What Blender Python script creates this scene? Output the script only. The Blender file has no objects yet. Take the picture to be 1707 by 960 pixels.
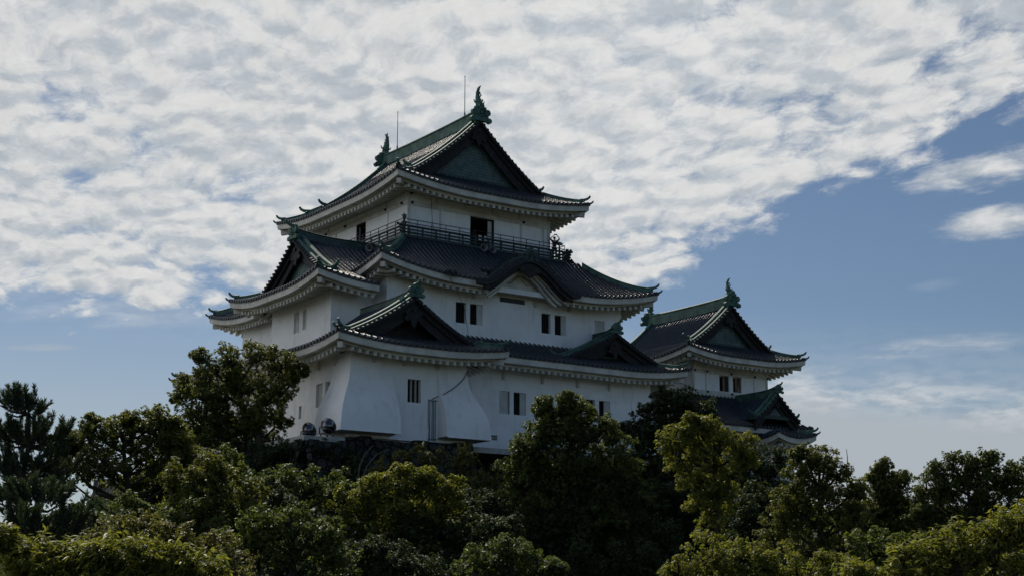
import bpy, math, random
import numpy as np
from mathutils import Vector, Matrix

random.seed(7)
scene = bpy.context.scene
col = scene.collection
R = math.radians

# ------------------------------------------------------------------ camera
W_PX, H_PX, F_PX = 1707.0, 960.0, 2480.0
PITCH = math.atan(540.0 / F_PX)
HD = Vector((math.cos(R(55)), math.cos(R(35)), 0))      # horizontal viewing direction
RT = Vector((HD.y, -HD.x, 0))                           # to the right of it
FW = HD * math.cos(PITCH) + Vector((0, 0, math.sin(PITCH)))
UP = -HD * math.sin(PITCH) + Vector((0, 0, math.cos(PITCH)))
CAM = Vector((-51.42, -86.07, 1.6))
cam_data = bpy.data.cameras.new("camera")
cam_data.sensor_width = 36.0
cam_data.lens = 36.0 * F_PX / W_PX
cam_data.clip_start = 0.1
cam_data.clip_end = 6000.0
cam = bpy.data.objects.new("camera", cam_data)
col.objects.link(cam)
cam.location = CAM
cam.rotation_euler = (R(90) + PITCH, 0, R(-35))
scene.camera = cam

def at(px, py, dist):
    """world point seen at photo pixel (px, py) at this forward distance in metres"""
    d = FW * F_PX + RT * (px - W_PX / 2) - UP * (py - H_PX / 2)
    return CAM + d * (dist / d.dot(HD))

# ------------------------------------------------------------------ light
SUN_AZ = R(78)        # from +X towards +Y
SUN_EL = R(45)
SUN_DIR = Vector((math.cos(SUN_EL) * math.cos(SUN_AZ), math.cos(SUN_EL) * math.sin(SUN_AZ), math.sin(SUN_EL)))
sun_data = bpy.data.lights.new("sun", 'SUN')
sun_data.energy = 4.3
sun_data.angle = R(0.6)
sun_data.color = (1.0, 0.93, 0.80)
sun = bpy.data.objects.new("sun", sun_data)
col.objects.link(sun)
sun.rotation_euler = SUN_DIR.to_track_quat('Z', 'Y').to_euler()
sun.location = (0, 0, 80)

vs = scene.view_settings
vs.view_transform = 'Standard'
vs.look = 'None'
vs.gamma = 1.0
vs.use_curve_mapping = False
vs.exposure = 0.0
scene.render.engine = 'CYCLES'
scene.cycles.max_bounces = 6
scene.cycles.diffuse_bounces = 3
scene.cycles.transparent_max_bounces = 8
scene.cycles.use_denoising = True

# small expression helper for shader nodes
class S:
    tree = None
    def __init__(self, sock): self.s = sock
    @staticmethod
    def op(kind, *args, clamp=False):
        n = S.tree.nodes.new('ShaderNodeMath'); n.operation = kind; n.use_clamp = clamp
        for i, a in enumerate(args):
            if isinstance(a, S): S.tree.links.new(a.s, n.inputs[i])
            else: n.inputs[i].default_value = float(a)
        return S(n.outputs[0])
    def __add__(a, b): return S.op('ADD', a, b)
    def __radd__(a, b): return S.op('ADD', b, a)
    def __sub__(a, b): return S.op('SUBTRACT', a, b)
    def __rsub__(a, b): return S.op('SUBTRACT', b, a)
    def __mul__(a, b): return S.op('MULTIPLY', a, b)
    def __rmul__(a, b): return S.op('MULTIPLY', b, a)
    def __truediv__(a, b): return S.op('DIVIDE', a, b)
    def max(a, b): return S.op('MAXIMUM', a, b)
    def min(a, b): return S.op('MINIMUM', a, b)
def smooth(x, lo, hi, a=0.0, b=1.0):
    n = S.tree.nodes.new('ShaderNodeMapRange'); n.interpolation_type = 'SMOOTHSTEP'
    S.tree.links.new(x.s, n.inputs[0])
    for i, v in zip((1, 2, 3, 4), (lo, hi, a, b)): n.inputs[i].default_value = v
    return S(n.outputs[0])
def dotv(vec, d):
    n = S.tree.nodes.new('ShaderNodeVectorMath'); n.operation = 'DOT_PRODUCT'
    S.tree.links.new(vec, n.inputs[0]); n.inputs[1].default_value = tuple(d)
    return S(n.outputs['Value'])
def comb(x, y, z=0.0):
    n = S.tree.nodes.new('ShaderNodeCombineXYZ')
    for i, v in enumerate((x, y, z)):
        if isinstance(v, S): S.tree.links.new(v.s, n.inputs[i])
        else: n.inputs[i].default_value = v
    return n.outputs[0]
def noise(vec, scale, detail=4, rough=.5, dist=0.0, lac=2.0):
    n = S.tree.nodes.new('ShaderNodeTexNoise')
    S.tree.links.new(vec, n.inputs['Vector'])
    n.inputs['Scale'].default_value = scale; n.inputs['Detail'].default_value = detail
    n.inputs['Roughness'].default_value = rough; n.inputs['Distortion'].default_value = dist
    n.inputs['Lacunarity'].default_value = lac
    return S(n.outputs['Fac'])
def mixc(f, a, b):
    n = S.tree.nodes.new('ShaderNodeMix'); n.data_type = 'RGBA'
    for sock, v in ((n.inputs[0], f), (n.inputs[6], a), (n.inputs[7], b)):
        if isinstance(v, S): S.tree.links.new(v.s, sock)
        elif isinstance(v, bpy.types.NodeSocket): S.tree.links.new(v, sock)
        elif isinstance(v, (int, float)): sock.default_value = v
        else: sock.default_value = (*v, 1.0)
    return n.outputs[2]

# ------------------------------------------------------------------ world: clear sky with a layer of altocumulus
world = bpy.data.worlds.new("World")
scene.world = world
world.use_nodes = True
wt = world.node_tree
wt.nodes.clear()
S.tree = wt
tc = wt.nodes.new('ShaderNodeTexCoord')
D = tc.outputs['Generated']
dr, dh, dz = dotv(D, RT), dotv(D, HD), dotv(D, (0, 0, 1))
ahead = smooth(dh, 0.15, 0.55)
dhc = dh.max(0.12)
a, e = dr / dhc, dz / dhc            # tangent of bearing and of height
def px_ae(px, py):
    d = FW * F_PX + RT * (px - W_PX / 2) - UP * (py - H_PX / 2)
    h = d.dot(HD)
    return d.dot(RT) / h, d.z / h
zc = dz.max(0.02) + 0.20
pu, pv = dr / zc, dh / zc            # the cloud layer as a flat sheet overhead
base = comb(pu, pv)
warp1 = noise(comb(pu * 1.0, pv * 1.0, 3.1), 2.2, 4, .55) - 0.5
warp2 = noise(comb(pu * 1.0, pv * 1.0, 9.7), 2.2, 4, .55) - 0.5
fw1 = noise(comb(pu * 1.0, pv * 1.0, 5.3), 14.0, 5, .6) - 0.5
fw2 = noise(comb(pu * 1.0, pv * 1.0, 1.9), 14.0, 5, .6) - 0.5
su, sv = pu * 1.25 + warp1 * 0.16 + fw1 * 0.05, pv * 1.0 + pu * .25 + warp2 * 0.16 + fw2 * 0.05
def puffs(vec, scale, sm):
    n = wt.nodes.new('ShaderNodeTexVoronoi'); n.feature = 'SMOOTH_F1'; n.inputs['Smoothness'].default_value = sm
    n.inputs['Scale'].default_value = scale; wt.links.new(vec, n.inputs['Vector'])
    return 1.0 - S(n.outputs['Distance']) * 1.15
def cloudfield(du, dv):
    q = comb(su + du, sv + dv, 1.7)
    big = noise(q, 2.6, 3, .5)
    c_a = puffs(q, 6.5, .55)
    c_b = puffs(comb(su + du, sv + dv, 7.7), 16.5, .50)
    fine = noise(comb(su + du, sv + dv, 8.8), 30.0, 7, .66)
    return big * 0.34 + c_a * 0.16 + c_b * 0.21 + fine * 0.27
f0 = cloudfield(0, 0)
f1 = cloudfield(0.012, -0.026)         # the same field a step towards the sun
# where the layer lies: its edges in the sky
def line_e(p, q):                    # height of the line through two photo points at bearing a
    (a0, e0), (a1, e1) = px_ae(*p), px_ae(*q)
    k = (e1 - e0) / (a1 - a0)
    return a * k + (e0 - k * a0)
edge = line_e((0, 505), (420, 560)).max(line_e((1060, 495), (1707, 200)))
wob = (noise(comb(a, e, 2.0), 7.0, 4, .6) - 0.5) * 0.07
cover = smooth(e - edge + wob, -0.035, 0.05)
streakn0 = noise(comb(a * 1.0 + e * 1.2, e * 7.0 - a * 1.6, 1.4), 13.0, 6, .65)
def blob(px, py, rx, ry, tilt=0.0):
    a0, e0 = px_ae(px, py)
    kx, ky = rx / F_PX, ry / F_PX
    c, s = math.cos(tilt), math.sin(tilt)
    x, y = a - a0, e - e0
    u, v = (x * c + y * s) * (1 / kx), (y * c - x * s) * (1 / ky)
    r = S.op('SQRT', u * u + v * v) + (noise(comb(a * 1.0, e * 2.5, px * .01), 16.0, 6, .6) - 0.5) * 1.9 + (streakn0 - 0.5) * 1.6
    return smooth(r, 1.05, 0.1)
def gauss(px, py, rx, ry, tilt=0.0):
    a0, e0 = px_ae(px, py)
    kx, ky = rx / F_PX, ry / F_PX
    c, s = math.cos(tilt), math.sin(tilt)
    x, y = a - a0, e - e0
    u, v = (x * c + y * s) * (1 / kx), (y * c - x * s) * (1 / ky)
    return smooth(S.op('SQRT', u * u + v * v), 1.0, 0.0)
thin = gauss(230, 240, 420, 80, R(-24)) * 0.07 + gauss(110, 150, 260, 60, R(-20)) * 0.04 \
     + gauss(60, 380, 300, 40, R(-8)) * 0.05 + gauss(1440, 230, 330, 110, R(24)) * -0.04 \
     + gauss(470, 20, 160, 60) * .04 + gauss(720, 170, 50, 40) * 0.07 + gauss(560, 340, 260, 30, R(-15)) * 0.05
thr = 0.242 + thin + (1.0 - cover) * 0.48
dens = smooth(f0 - thr, 0.0, 0.17)
core = smooth(f0 - thr, 0.05, 0.30)
relief = smooth(f0 - f1, -0.105, 0.085)
grain = noise(comb(su, sv, 3.3), 38.0, 6, .62) - 0.5
# wisps outside the layer
streakn = noise(comb(a * 1.0, e * 5.5, 0.4), 9.0, 7, .62)
streakf = smooth(streakn, 0.40, 0.66)
extra = (blob(1640, 285, 130, 42, R(12)) + blob(1650, 372, 115, 30, R(10)) * .9).min(1.0)
softs = gauss(1560, 582, 230, 32, R(5)) * 0.75 + gauss(1400, 610, 260, 22, R(4)) * 0.35 \
      + gauss(60, 578, 120, 14) * 0.7 + gauss(330, 590, 110, 12) * 0.45 + gauss(1560, 475, 60, 14, R(8)) * .4 \
      + gauss(150, 520, 330, 60, R(-6)) * .5 + gauss(1020, 440, 120, 50) * .5
hb = smooth(e - line_e((1300, 600), (1707, 640)), 0.012, -0.028) * smooth(a - px_ae(1180, 0)[0], -0.12, 0.06)
low = smooth(e - line_e((1300, 650), (1707, 690)), 0.012, -0.02)
band = hb * (smooth(noise(comb(a * 1.0, e * 3.5, 5.5), 14.0, 6, .6), 0.36, 0.56, 0.25, 1.0)).max(low)
veil = (softs * (streakf * 0.8 + 0.2)).max(band * 0.92).max(smooth(e - line_e((0, 520), (1707, 560)), 0.02, -0.09) * 0.42)
leftsky = smooth(dr * -1.0, 0.35, 0.80)
alpha = ((dens * 0.97).max(extra * smooth(f0, .30, .5, .45, .95)).max(veil)) * ahead
alpha = alpha.max(leftsky * smooth(f0, .36, .46, .35, .95))
# brightness of the cloud itself
lum = 0.49 + relief * 0.20 + grain * 0.22 + (1.0 - core) * 0.03 + smooth(noise(base, 0.9, 2, .5), .3, .7) * 0.06
lum = lum * (1.0 - low) + low * 0.50
lum = lum * (1.0 - hb * 0.04) * (1.0 + leftsky * 0.65)
sky = wt.nodes.new('ShaderNodeTexSky')
sky.sky_type = 'NISHITA'
sky.sun_disc = False
sky.sun_elevation = SUN_EL
sky.sun_rotation = R(90) - SUN_AZ
sky.altitude = 50
sky.air_density = 1.0
sky.dust_density = 0.4
sky.ozone_density = 4.0
bg_sky = wt.nodes.new('ShaderNodeBackground')
wt.links.new(sky.outputs[0], bg_sky.inputs[0])
wt.links.new((smooth(dh * -1.0, 0.0, 0.6) * 0.030 + 0.055).s, bg_sky.inputs[1])  # extra sky strength added behind the camera, out of view, to lift shaded walls
bg_cl = wt.nodes.new('ShaderNodeBackground')
ccol = mixc(relief * (1.0 - low), (0.88, 0.96, 1.04), (1.0, 1.0, 0.985))
wt.links.new(ccol, bg_cl.inputs[0])
wt.links.new(lum.s, bg_cl.inputs[1])
mx = wt.nodes.new('ShaderNodeMixShader')
wt.links.new(alpha.s, mx.inputs[0])
wt.links.new(bg_sky.outputs[0], mx.inputs[1])
wt.links.new(bg_cl.outputs[0], mx.inputs[2])
wo = wt.nodes.new('ShaderNodeOutputWorld')
wt.links.new(mx.outputs[0], wo.inputs[0])
world.cycles.sampling_method = 'MANUAL'
world.cycles.sample_map_resolution = 512

# ------------------------------------------------------------------ mesh and object helpers
def V(*a): return Vector(a)

class MB:
    """collects geometry in world coordinates and links it as ONE mesh object"""
    def __init__(self, xf=None):
        self.v, self.f, self.uv, self.xf, self.mi = [], [], {}, xf, {}
    def add(self, verts, faces, uvs=None, mi=0):
        o = len(self.v)
        self.v.extend([tuple(self.xf(p)) if self.xf else tuple(p) for p in verts])
        for k, f in enumerate(faces):
            i = len(self.f)
            self.f.append([j + o for j in f])
            if uvs: self.uv[i] = [uvs[j] for j in f]
            if mi: self.mi[i] = mi
    def box(self, lo, hi, mi=0):
        x0, y0, z0 = lo; x1, y1, z1 = hi
        self.add([(x0, y0, z0), (x1, y0, z0), (x1, y1, z0), (x0, y1, z0), (x0, y0, z1), (x1, y0, z1), (x1, y1, z1), (x0, y1, z1)],
                 [(0, 3, 2, 1), (4, 5, 6, 7), (0, 1, 5, 4), (1, 2, 6, 5), (2, 3, 7, 6), (3, 0, 4, 7)], mi=mi)
    def beam(self, a, b, w, h, up=(0, 0, 1)):
        """box of width w and height h from a to b"""
        a, b = Vector(a), Vector(b); d = (b - a).normalized(); s = d.cross(Vector(up)).normalized(); u = s.cross(d).normalized()
        q = []
        for p in (a, b):
            for i, j in ((-1, -1), (1, -1), (1, 1), (-1, 1)):
                q.append(p + s * (w / 2 * i) + u * (h / 2 * j))
        self.add(q, [(0, 1, 2, 3), (7, 6, 5, 4), (0, 4, 5, 1), (1, 5, 6, 2), (2, 6, 7, 3), (3, 7, 4, 0)])
    def tube(self, pts, rad, n=8, cap=True):
        pts = [Vector(p) for p in pts]
        if not isinstance(rad, (list, tuple)): rad = [rad] * len(pts)
        ref = None; vs_, fs = [], []
        for i, p in enumerate(pts):
            d = (pts[min(i + 1, len(pts) - 1)] - pts[max(i - 1, 0)]).normalized()
            if ref is None: ref = d.orthogonal().normalized()
            ref = (ref - d * ref.dot(d)).normalized(); b = d.cross(ref)
            for k in range(n):
                t = 2 * math.pi * k / n
                vs_.append(p + (ref * math.cos(t) + b * math.sin(t)) * rad[i])
        for i in range(len(pts) - 1):
            for k in range(n):
                a_, b_ = i * n + k, i * n + (k + 1) % n
                fs.append((a_, b_, b_ + n, a_ + n))
        if cap:
            fs.append(tuple(range(n))[::-1]); fs.append(tuple(range((len(pts) - 1) * n, len(pts) * n)))
        self.add(vs_, fs)
    def disc(self, c, axis, r, h, n=10):
        c, axis = Vector(c), Vector(axis).normalized()
        self.tube([c, c + axis * h], [r, r], n)
    def sweep(self, path, prof, side=None, closed=True, cap=True):
        """profile points (across, up) carried along path, up stays vertical"""
        path = [Vector(p) for p in path]; m = len(prof); vs_, fs = [], []
        for i, p in enumerate(path):
            d = path[min(i + 1, len(path) - 1)] - path[max(i - 1, 0)]
            s = Vector(side) if side else Vector((d.y, -d.x, 0)).normalized()
            for (x, z) in prof: vs_.append(p + s * x + Vector((0, 0, z)))
        for i in range(len(path) - 1):
            for k in range(m if closed else m - 1):
                a_, b_ = i * m + k, i * m + (k + 1) % m
                fs.append((a_, b_, b_ + m, a_ + m))
        if cap and closed:
            fs.append(tuple(range(m))[::-1]); fs.append(tuple(range((len(path) - 1) * m, len(path) * m)))
        self.add(vs_, fs)
    def grid(self, rows, uvs=None, mi=0):
        """rows of equal length"""
        n = len(rows[0]); vs_ = [p for r in rows for p in r]
        fs = [(i * n + k, i * n + k + 1, (i + 1) * n + k + 1, (i + 1) * n + k) for i in range(len(rows) - 1) for k in range(n - 1)]
        self.add(vs_, fs, [q for r in uvs for q in r] if uvs else None, mi)
    def ball(self, c, r, n=8, sc=(1, 1, 1)):
        vs_, fs = [], []
        for i in range(n // 2 + 1):
            t = math.pi * i / (n // 2)
            for k in range(n):
                p = 2 * math.pi * k / n
                vs_.append((c[0] + r * sc[0] * math.sin(t) * math.cos(p), c[1] + r * sc[1] * math.sin(t) * math.sin(p), c[2] + r * sc[2] * math.cos(t)))
        for i in range(n // 2):
            for k in range(n):
                fs.append((i * n + k, i * n + (k + 1) % n, (i + 1) * n + (k + 1) % n, (i + 1) * n + k))
        self.add(vs_, fs)
    def build(self, name, mat, parent=None, smooth_=False, label=None, bevel=0):
        me = bpy.data.meshes.new(name)
        off = ORIG.get(parent.name, V(0, 0, 0)) if parent else V(0, 0, 0)
        me.from_pydata([(p[0] - off.x, p[1] - off.y, p[2] - off.z) for p in self.v], [], self.f)
        mats = mat if isinstance(mat, (list, tuple)) else [mat]
        for m_ in mats: me.materials.append(m_)
        if self.uv:
            ul = me.uv_layers.new(name="UVMap")
            flat = []
            for i, f in enumerate(self.f):
                flat.extend(self.uv.get(i, [(0, 0)] * len(f)))
            ul.data.foreach_set('uv', [c for q in flat for c in q])
        for i, k in self.mi.items(): me.polygons[i].material_index = k
        if smooth_: me.shade_smooth()
        me.validate(); me.update()
        if name == 'tile_slope' and sum(p_.normal.z for p_ in me.polygons) < 0: me.flip_normals()
        o = bpy.data.objects.new(name, me); col.objects.link(o)
        if parent: o.parent = parent; ORIG[o.name] = off
        if label: o['label'] = label
        if bevel:
            b = o.modifiers.new('bevel', 'BEVEL'); b.width = bevel; b.segments = 1; b.limit_method = 'ANGLE'
        return o

ORIG = {}          # world origin of each thing, shared by its parts
def thing(name, loc, label, cat, group=None):
    o = bpy.data.objects.new(name, None); col.objects.link(o); o.empty_display_size = 0.5
    o.location = loc; ORIG[o.name] = Vector(loc)
    tag(o, label, cat, group)
    return o
def tag(o, label=None, cat=None, group=None, kind=None):
    if label: o['label'] = label
    if cat: o['category'] = cat
    if group: o['group'] = group
    if kind: o['kind'] = kind
    return o

# ------------------------------------------------------------------ materials
def mat(name, color, rough=.7, spec=.4, metal=0.0, var=0.25, vscale=1.5, bump=0.0, bscale=20.0, extra=None, second=None, stretch=(1, 1, 1)):
    m = bpy.data.materials.new(name); m.use_nodes = True
    t = m.node_tree; S.tree = t
    p = t.nodes['Principled BSDF']
    p.inputs['Roughness'].default_value = rough
    p.inputs['Specular IOR Level'].default_value = spec
    p.inputs['Metallic'].default_value = metal
    c = t.nodes.new('ShaderNodeTexCoord')
    mp = t.nodes.new('ShaderNodeMapping'); mp.inputs['Scale'].default_value = stretch
    t.links.new(c.outputs['Object'], mp.inputs[0])
    n1 = noise(mp.outputs[0], vscale, 6, .6)
    f = smooth(n1, .32, .68)
    c2 = second if second else tuple(x * (1 - var) for x in color)
    colr = mixc(f, c2, color)
    if extra: colr = extra(t, c, mp, colr, p)
    t.links.new(colr, p.inputs['Base Color'])
    if bump:
        b = t.nodes.new('ShaderNodeBump'); b.inputs['Strength'].default_value = bump; b.inputs['Distance'].default_value = .03
        t.links.new(noise(c.outputs['Object'], bscale, 4, .6).s, b.inputs['Height'])
        t.links.new(b.outputs[0], p.inputs['Normal'])
    return m

def plaster_extra(t, c, mp, colr, p):
    # rain streaks and grey weathering on lime plaster
    m2 = t.nodes.new('ShaderNodeMapping'); m2.inputs['Scale'].default_value = (1.5, 1.5, .22)
    t.links.new(c.outputs['Object'], m2.inputs[0])
    st = smooth(noise(m2.outputs[0], 1.6, 6, .62), .46, .68)
    bl = smooth(noise(c.outputs['Object'], .45, 5, .6), .38, .62)
    fine = smooth(noise(c.outputs['Object'], 9.0, 5, .7), .45, .75)
    a_ = mixc(st * bl * 0.30 + bl * 0.08, colr, (.44, .43, .41))
    return mixc(fine * .16, a_, (.50, .49, .46))
M = {}
M['plaster'] = mat('white_plaster', (.86, .86, .86), .85, .2, var=.08, vscale=.8, bump=.25, bscale=30, extra=plaster_extra)
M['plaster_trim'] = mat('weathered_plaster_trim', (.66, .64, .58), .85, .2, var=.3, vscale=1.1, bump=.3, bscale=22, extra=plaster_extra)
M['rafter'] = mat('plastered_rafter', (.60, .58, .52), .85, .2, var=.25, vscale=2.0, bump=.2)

def tile_extra(t, c, mp, colr, p):
    u = t.nodes.new('ShaderNodeUVMap'); u.uv_map = 'UVMap'
    sp = t.nodes.new('ShaderNodeSeparateXYZ'); t.links.new(u.outputs[0], sp.inputs[0])
    uu, vv = S(sp.outputs[0]), S(sp.outputs[1])
    cu, cv = S.op('FLOOR', uu * (1 / .40)), S.op('FLOOR', vv * (1 / .30))
    wn = t.nodes.new('ShaderNodeTexWhiteNoise'); wn.noise_dimensions = '2D'
    t.links.new(comb(cu, cv), wn.inputs['Vector'])
    rnd = S(wn.outputs['Value'])
    saw = S.op('FRACT', vv * (1 / .30))
    b = t.nodes.new('ShaderNodeBump'); b.inputs['Strength'].default_value = .9; b.inputs['Distance'].default_value = .032
    h = saw + noise(c.outputs['Object'], 24, 3, .6) * .12
    t.links.new(h.s, b.inputs['Height']); t.links.new(b.outputs[0], p.inputs['Normal'])
    t.links.new((rnd * .14 + .42).s, p.inputs['Roughness'])
    joint = smooth(saw, .90, .97)
    a_ = mixc(rnd * .8, colr, (.018, .024, .034))
    a_ = mixc(joint * .7, a_, (.012, .012, .014))
    lich = smooth(noise(c.outputs['Object'], 2.6, 6, .7), .60, .74)
    return mixc(lich * .3, a_, (.10, .11, .085))
M['tile'] = mat('clay_roof_tile', (.034, .044, .054), .45, .55, var=.4, vscale=1.2, extra=tile_extra)
M['tile_plain'] = mat('clay_end_tile', (.040, .044, .052), .65, .25, var=.5, vscale=6, bump=.3)
M['copper'] = mat('green_patina_copper', (.085, .165, .130), .68, .3, metal=.0, vscale=1.6, second=(.035, .075, .062), bump=.25, bscale=14, stretch=(1, 1, 1))
M['copper_dark'] = mat('dark_patina_copper', (.040, .085, .072), .55, .4, vscale=2.4, second=(.020, .036, .034), bump=.3, bscale=12)
def gable_extra(t, c, mp, colr, p):
    u = t.nodes.new('ShaderNodeUVMap'); u.uv_map = 'UVMap'
    br = t.nodes.new('ShaderNodeTexBrick'); t.links.new(u.outputs[0], br.inputs[0])
    br.inputs['Scale'].default_value = 1.0; br.inputs['Brick Width'].default_value = .34; br.inputs['Row Height'].default_value = .22
    br.inputs['Mortar Size'].default_value = .018; br.inputs['Mortar Smooth'].default_value = .3
    b = t.nodes.new('ShaderNodeBump'); b.inputs['Strength'].default_value = .8; b.inputs['Distance'].default_value = .03; b.invert = True
    t.links.new(br.outputs['Fac'], b.inputs['Height']); t.links.new(b.outputs[0], p.inputs['Normal'])
    return mixc(S(br.outputs['Fac']) * .6, colr, (.015, .03, .028))
M['gable'] = mat('copper_gable_panel', (.105, .165, .155), .5, .45, vscale=1.8, second=(.050, .085, .082), extra=gable_extra)
M['dark_wood'] = mat('dark_weathered_wood', (.030, .030, .030), .7, .3, vscale=3, second=(.014, .014, .015), bump=.3)
M['green_wood'] = mat('dark_green_painted_wood', (.035, .060, .055), .6, .4, vscale=3, second=(.018, .028, .028), bump=.2)
M['interior'] = mat('dark_interior', (.012, .012, .013), .9, .1, var=.2)
M['bar'] = mat('pale_window_bar', (.42, .38, .34), .8, .2, vscale=4, var=.3)
M['shutter'] = mat('plaster_shutter', (.55, .55, .53), .85, .2, vscale=1.5, var=.2, extra=plaster_extra)
M['iron'] = mat('dark_iron', (.022, .024, .028), .5, .5, metal=.3, var=.3, vscale=8)
M['steel'] = mat('dark_polished_housing', (.13, .13, .14), .12, .6, metal=.9, var=.3, vscale=5)
M['horn'] = mat('grey_horn_metal', (.16, .17, .18), .5, .5, metal=.1, var=.3, vscale=6)
M['concrete'] = mat('pale_concrete', (.42, .41, .38), .85, .2, var=.3, vscale=2)
M['paper'] = mat('white_notice', (.75, .75, .75), .7, .2, var=.05)
M['viewer'] = mat('blue_green_viewer_paint', (.06, .13, .14), .45, .5, var=.3, vscale=8)
def slot_extra(t, c, mp, colr, p):
    sp = t.nodes.new('ShaderNodeSeparateXYZ'); t.links.new(c.outputs['Object'], sp.inputs[0])
    st = smooth(S.op('FRACT', S(sp.outputs[0]) * 9.0), .25, .6)
    return mixc(st, (.03, .032, .036), colr)
M['slat'] = mat('grey_slatted_vent', (.11, .115, .125), .7, .3, var=.2, extra=slot_extra)

# ------------------------------------------------------------------ roofs
class Roof:
    """height field of a hipped roof over a rectangle: x0,x1,y0,y1 at the eaves, curve a*d+b*d^2, corners lifted by c"""
    def __init__(s, rect, ze, a_, b_, c=.7, L=6.0, Lf=3.0, xf=None):
        s.x0, s.x1, s.y0, s.y1 = rect; s.ze, s.a, s.b, s.c, s.L, s.Lf, s.xf = ze, a_, b_, c, L, Lf, xf
    def f(s, d): return s.a * d + s.b * d * d
    def lift(s, m, M_): return s.c * max(0.0, 1 - M_ / s.L) ** 2.0 * max(0.0, 1 - m / s.Lf)
    def P(s, side, t, d):
        """point at t along the side and d inwards (d<0: outside)"""
        if side == 'S': x, y = s.x0 + t, s.y0 + d
        elif side == 'N': x, y = s.x0 + t, s.y1 - d
        elif side == 'W': x, y = s.x0 + d, s.y0 + t
        else: x, y = s.x1 - d, s.y0 + t
        return x, y
    def length(s, side): return (s.x1 - s.x0) if side in 'SN' else (s.y1 - s.y0)
    def Z(s, side, t, d):
        """d: depth of the surface; lift from distance to the nearer corner"""
        Lt = s.length(side); k = min(t, Lt - t); m = max(min(d, k), 0); M_ = max(d, k)
        return s.ze + s.f(max(d, 0)) + s.lift(m, M_)

PITCH_T = 0.40
RIB = [(0.0, 0.0), (0.22, 0.0), (0.27, .065), (0.34, .115), (0.40, .130), (0.46, .115), (0.53, .065), (0.58, 0.0)]

def tile_slope(rf, side, ta, tb, dmax, hipL, hipR, K=10, end_caps=True, dlow=None):
    """one slope laid with rows of round tiles"""
    mb = MB(rf.xf); Lt = rf.length(side)
    n = int(round((tb - ta) / PITCH_T)); p = (tb - ta) / n
    rows, uvs, caps = [], [], []
    for i in range(n + 1):
        for j, (q, h) in enumerate(RIB):
            if i == n and j > 0: break
            # rib centred mid pitch
            t = ta + (i + q) * p
            D_ = dmax
            if hipL: D_ = min(D_, t)
            if hipR: D_ = min(D_, Lt - t)
            D_ = max(D_, 0.0)
            if not callable(dmax) and D_ < .02: D_ = .02
            row, uvr = [], []
            d_0 = min(dlow(t), D_ - .02) if dlow else 0.0
            for k in range(K + 1):
                d = d_0 + (D_ - d_0) * k / K
                x, y = rf.P(side, t, d)
                row.append((x, y, rf.Z(side, t, d) + h)); uvr.append((t, d * 1.15))
            # lip hanging at the eave
            x, y = rf.P(side, t, d_0)
            row.insert(0, (x, y, rf.Z(side, t, d_0) - .13 + h * .35)); uvr.insert(0, (t, -.12))
            rows.append(row); uvs.append(uvr)
            if q == 0.40 and i < n and d_0 == 0:
                caps.append((t, rf.Z(side, t, 0)))
    mb.grid(rows, uvs)
    if end_caps:
        for t, z in caps:
            x, y = rf.P(side, t, .03); x2, y2 = rf.P(side, t, -.07)
            c0 = V(x2, y2, z + .02); ax = V(x, y, z + .02) - c0
            mb.disc(c0, ax, .115, .1, 9)
    return mb

def eave_paths(rf, side, ta, tb, inset, n=40, mitreL=True, mitreR=True):
    Lt = rf.length(side); out = []
    lo = ta + (inset if mitreL else 0); hi = tb - (inset if mitreR else 0)
    for i in range(n + 1):
        s_ = i / n; t_out = ta + (tb - ta) * s_; t = lo + (hi - lo) * s_
        x, y = rf.P(side, t, inset)
        out.append((x, y, rf.lift(0, min(t_out, Lt - t_out))))
    return out

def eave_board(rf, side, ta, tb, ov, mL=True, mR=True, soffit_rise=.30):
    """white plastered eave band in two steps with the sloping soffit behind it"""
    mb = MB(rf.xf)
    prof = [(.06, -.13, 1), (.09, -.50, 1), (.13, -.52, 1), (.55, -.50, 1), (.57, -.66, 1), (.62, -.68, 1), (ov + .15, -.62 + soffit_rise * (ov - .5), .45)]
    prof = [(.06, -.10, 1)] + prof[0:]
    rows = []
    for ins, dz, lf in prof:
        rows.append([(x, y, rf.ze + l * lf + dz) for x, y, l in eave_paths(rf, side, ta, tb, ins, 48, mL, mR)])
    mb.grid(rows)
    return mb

def rafters(rf, side, ta, tb, ov, soffit_rise=.30, pitch=.49):
    mb = MB(rf.xf); Lt = rf.length(side)
    n = max(1, int((tb - ta) / pitch)); p = (tb - ta) / n
    for i in range(n):
        t = ta + (i + .5) * p; k = min(t, Lt - t)
        if k < .8: continue
        dend = min(ov + .1, k if k > 0 else ov)
        l0 = rf.lift(0, k); w = .10
        def pt(tt, d):
            x, y = rf.P(side, tt, d)
            fr = (d - .6) / max(ov - .45, .1)
            return x, y, rf.ze + l0 * (1 - .55 * max(0, min(1, fr))) - .66 + soffit_rise * max(0, d - .6) 
        q = []
        for d in (.50, dend):
            for tt in (t - w, t + w):
                x, y, z = pt(tt, d)
                q.append((x, y, z)); q.append((x, y, z - .23))
        mb.add(q, [(0, 1, 3, 2), (4, 6, 7, 5), (0, 4, 5, 1), (2, 3, 7, 6), (1, 5, 7, 3), (0, 2, 6, 4)])
    return mb

def hip_beam(rf, corner, ov):
    """diagonal beam under a corner of the eaves"""
    mb = MB(rf.xf); sx = 1 if 'W' in corner else -1; sy = 1 if 'S' in corner else -1
    cx = rf.x0 if sx > 0 else rf.x1; cy = rf.y0 if sy > 0 else rf.y1
    za, zb = rf.ze + rf.c * .95 - .80, rf.ze + rf.c * .35 - .62 + .30 * (ov - .5)
    mb.beam((cx + sx * .32, cy + sy * .32, za), (cx + sx * (ov + .1), cy + sy * (ov + .1), zb), .30, .34)
    return mb

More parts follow.
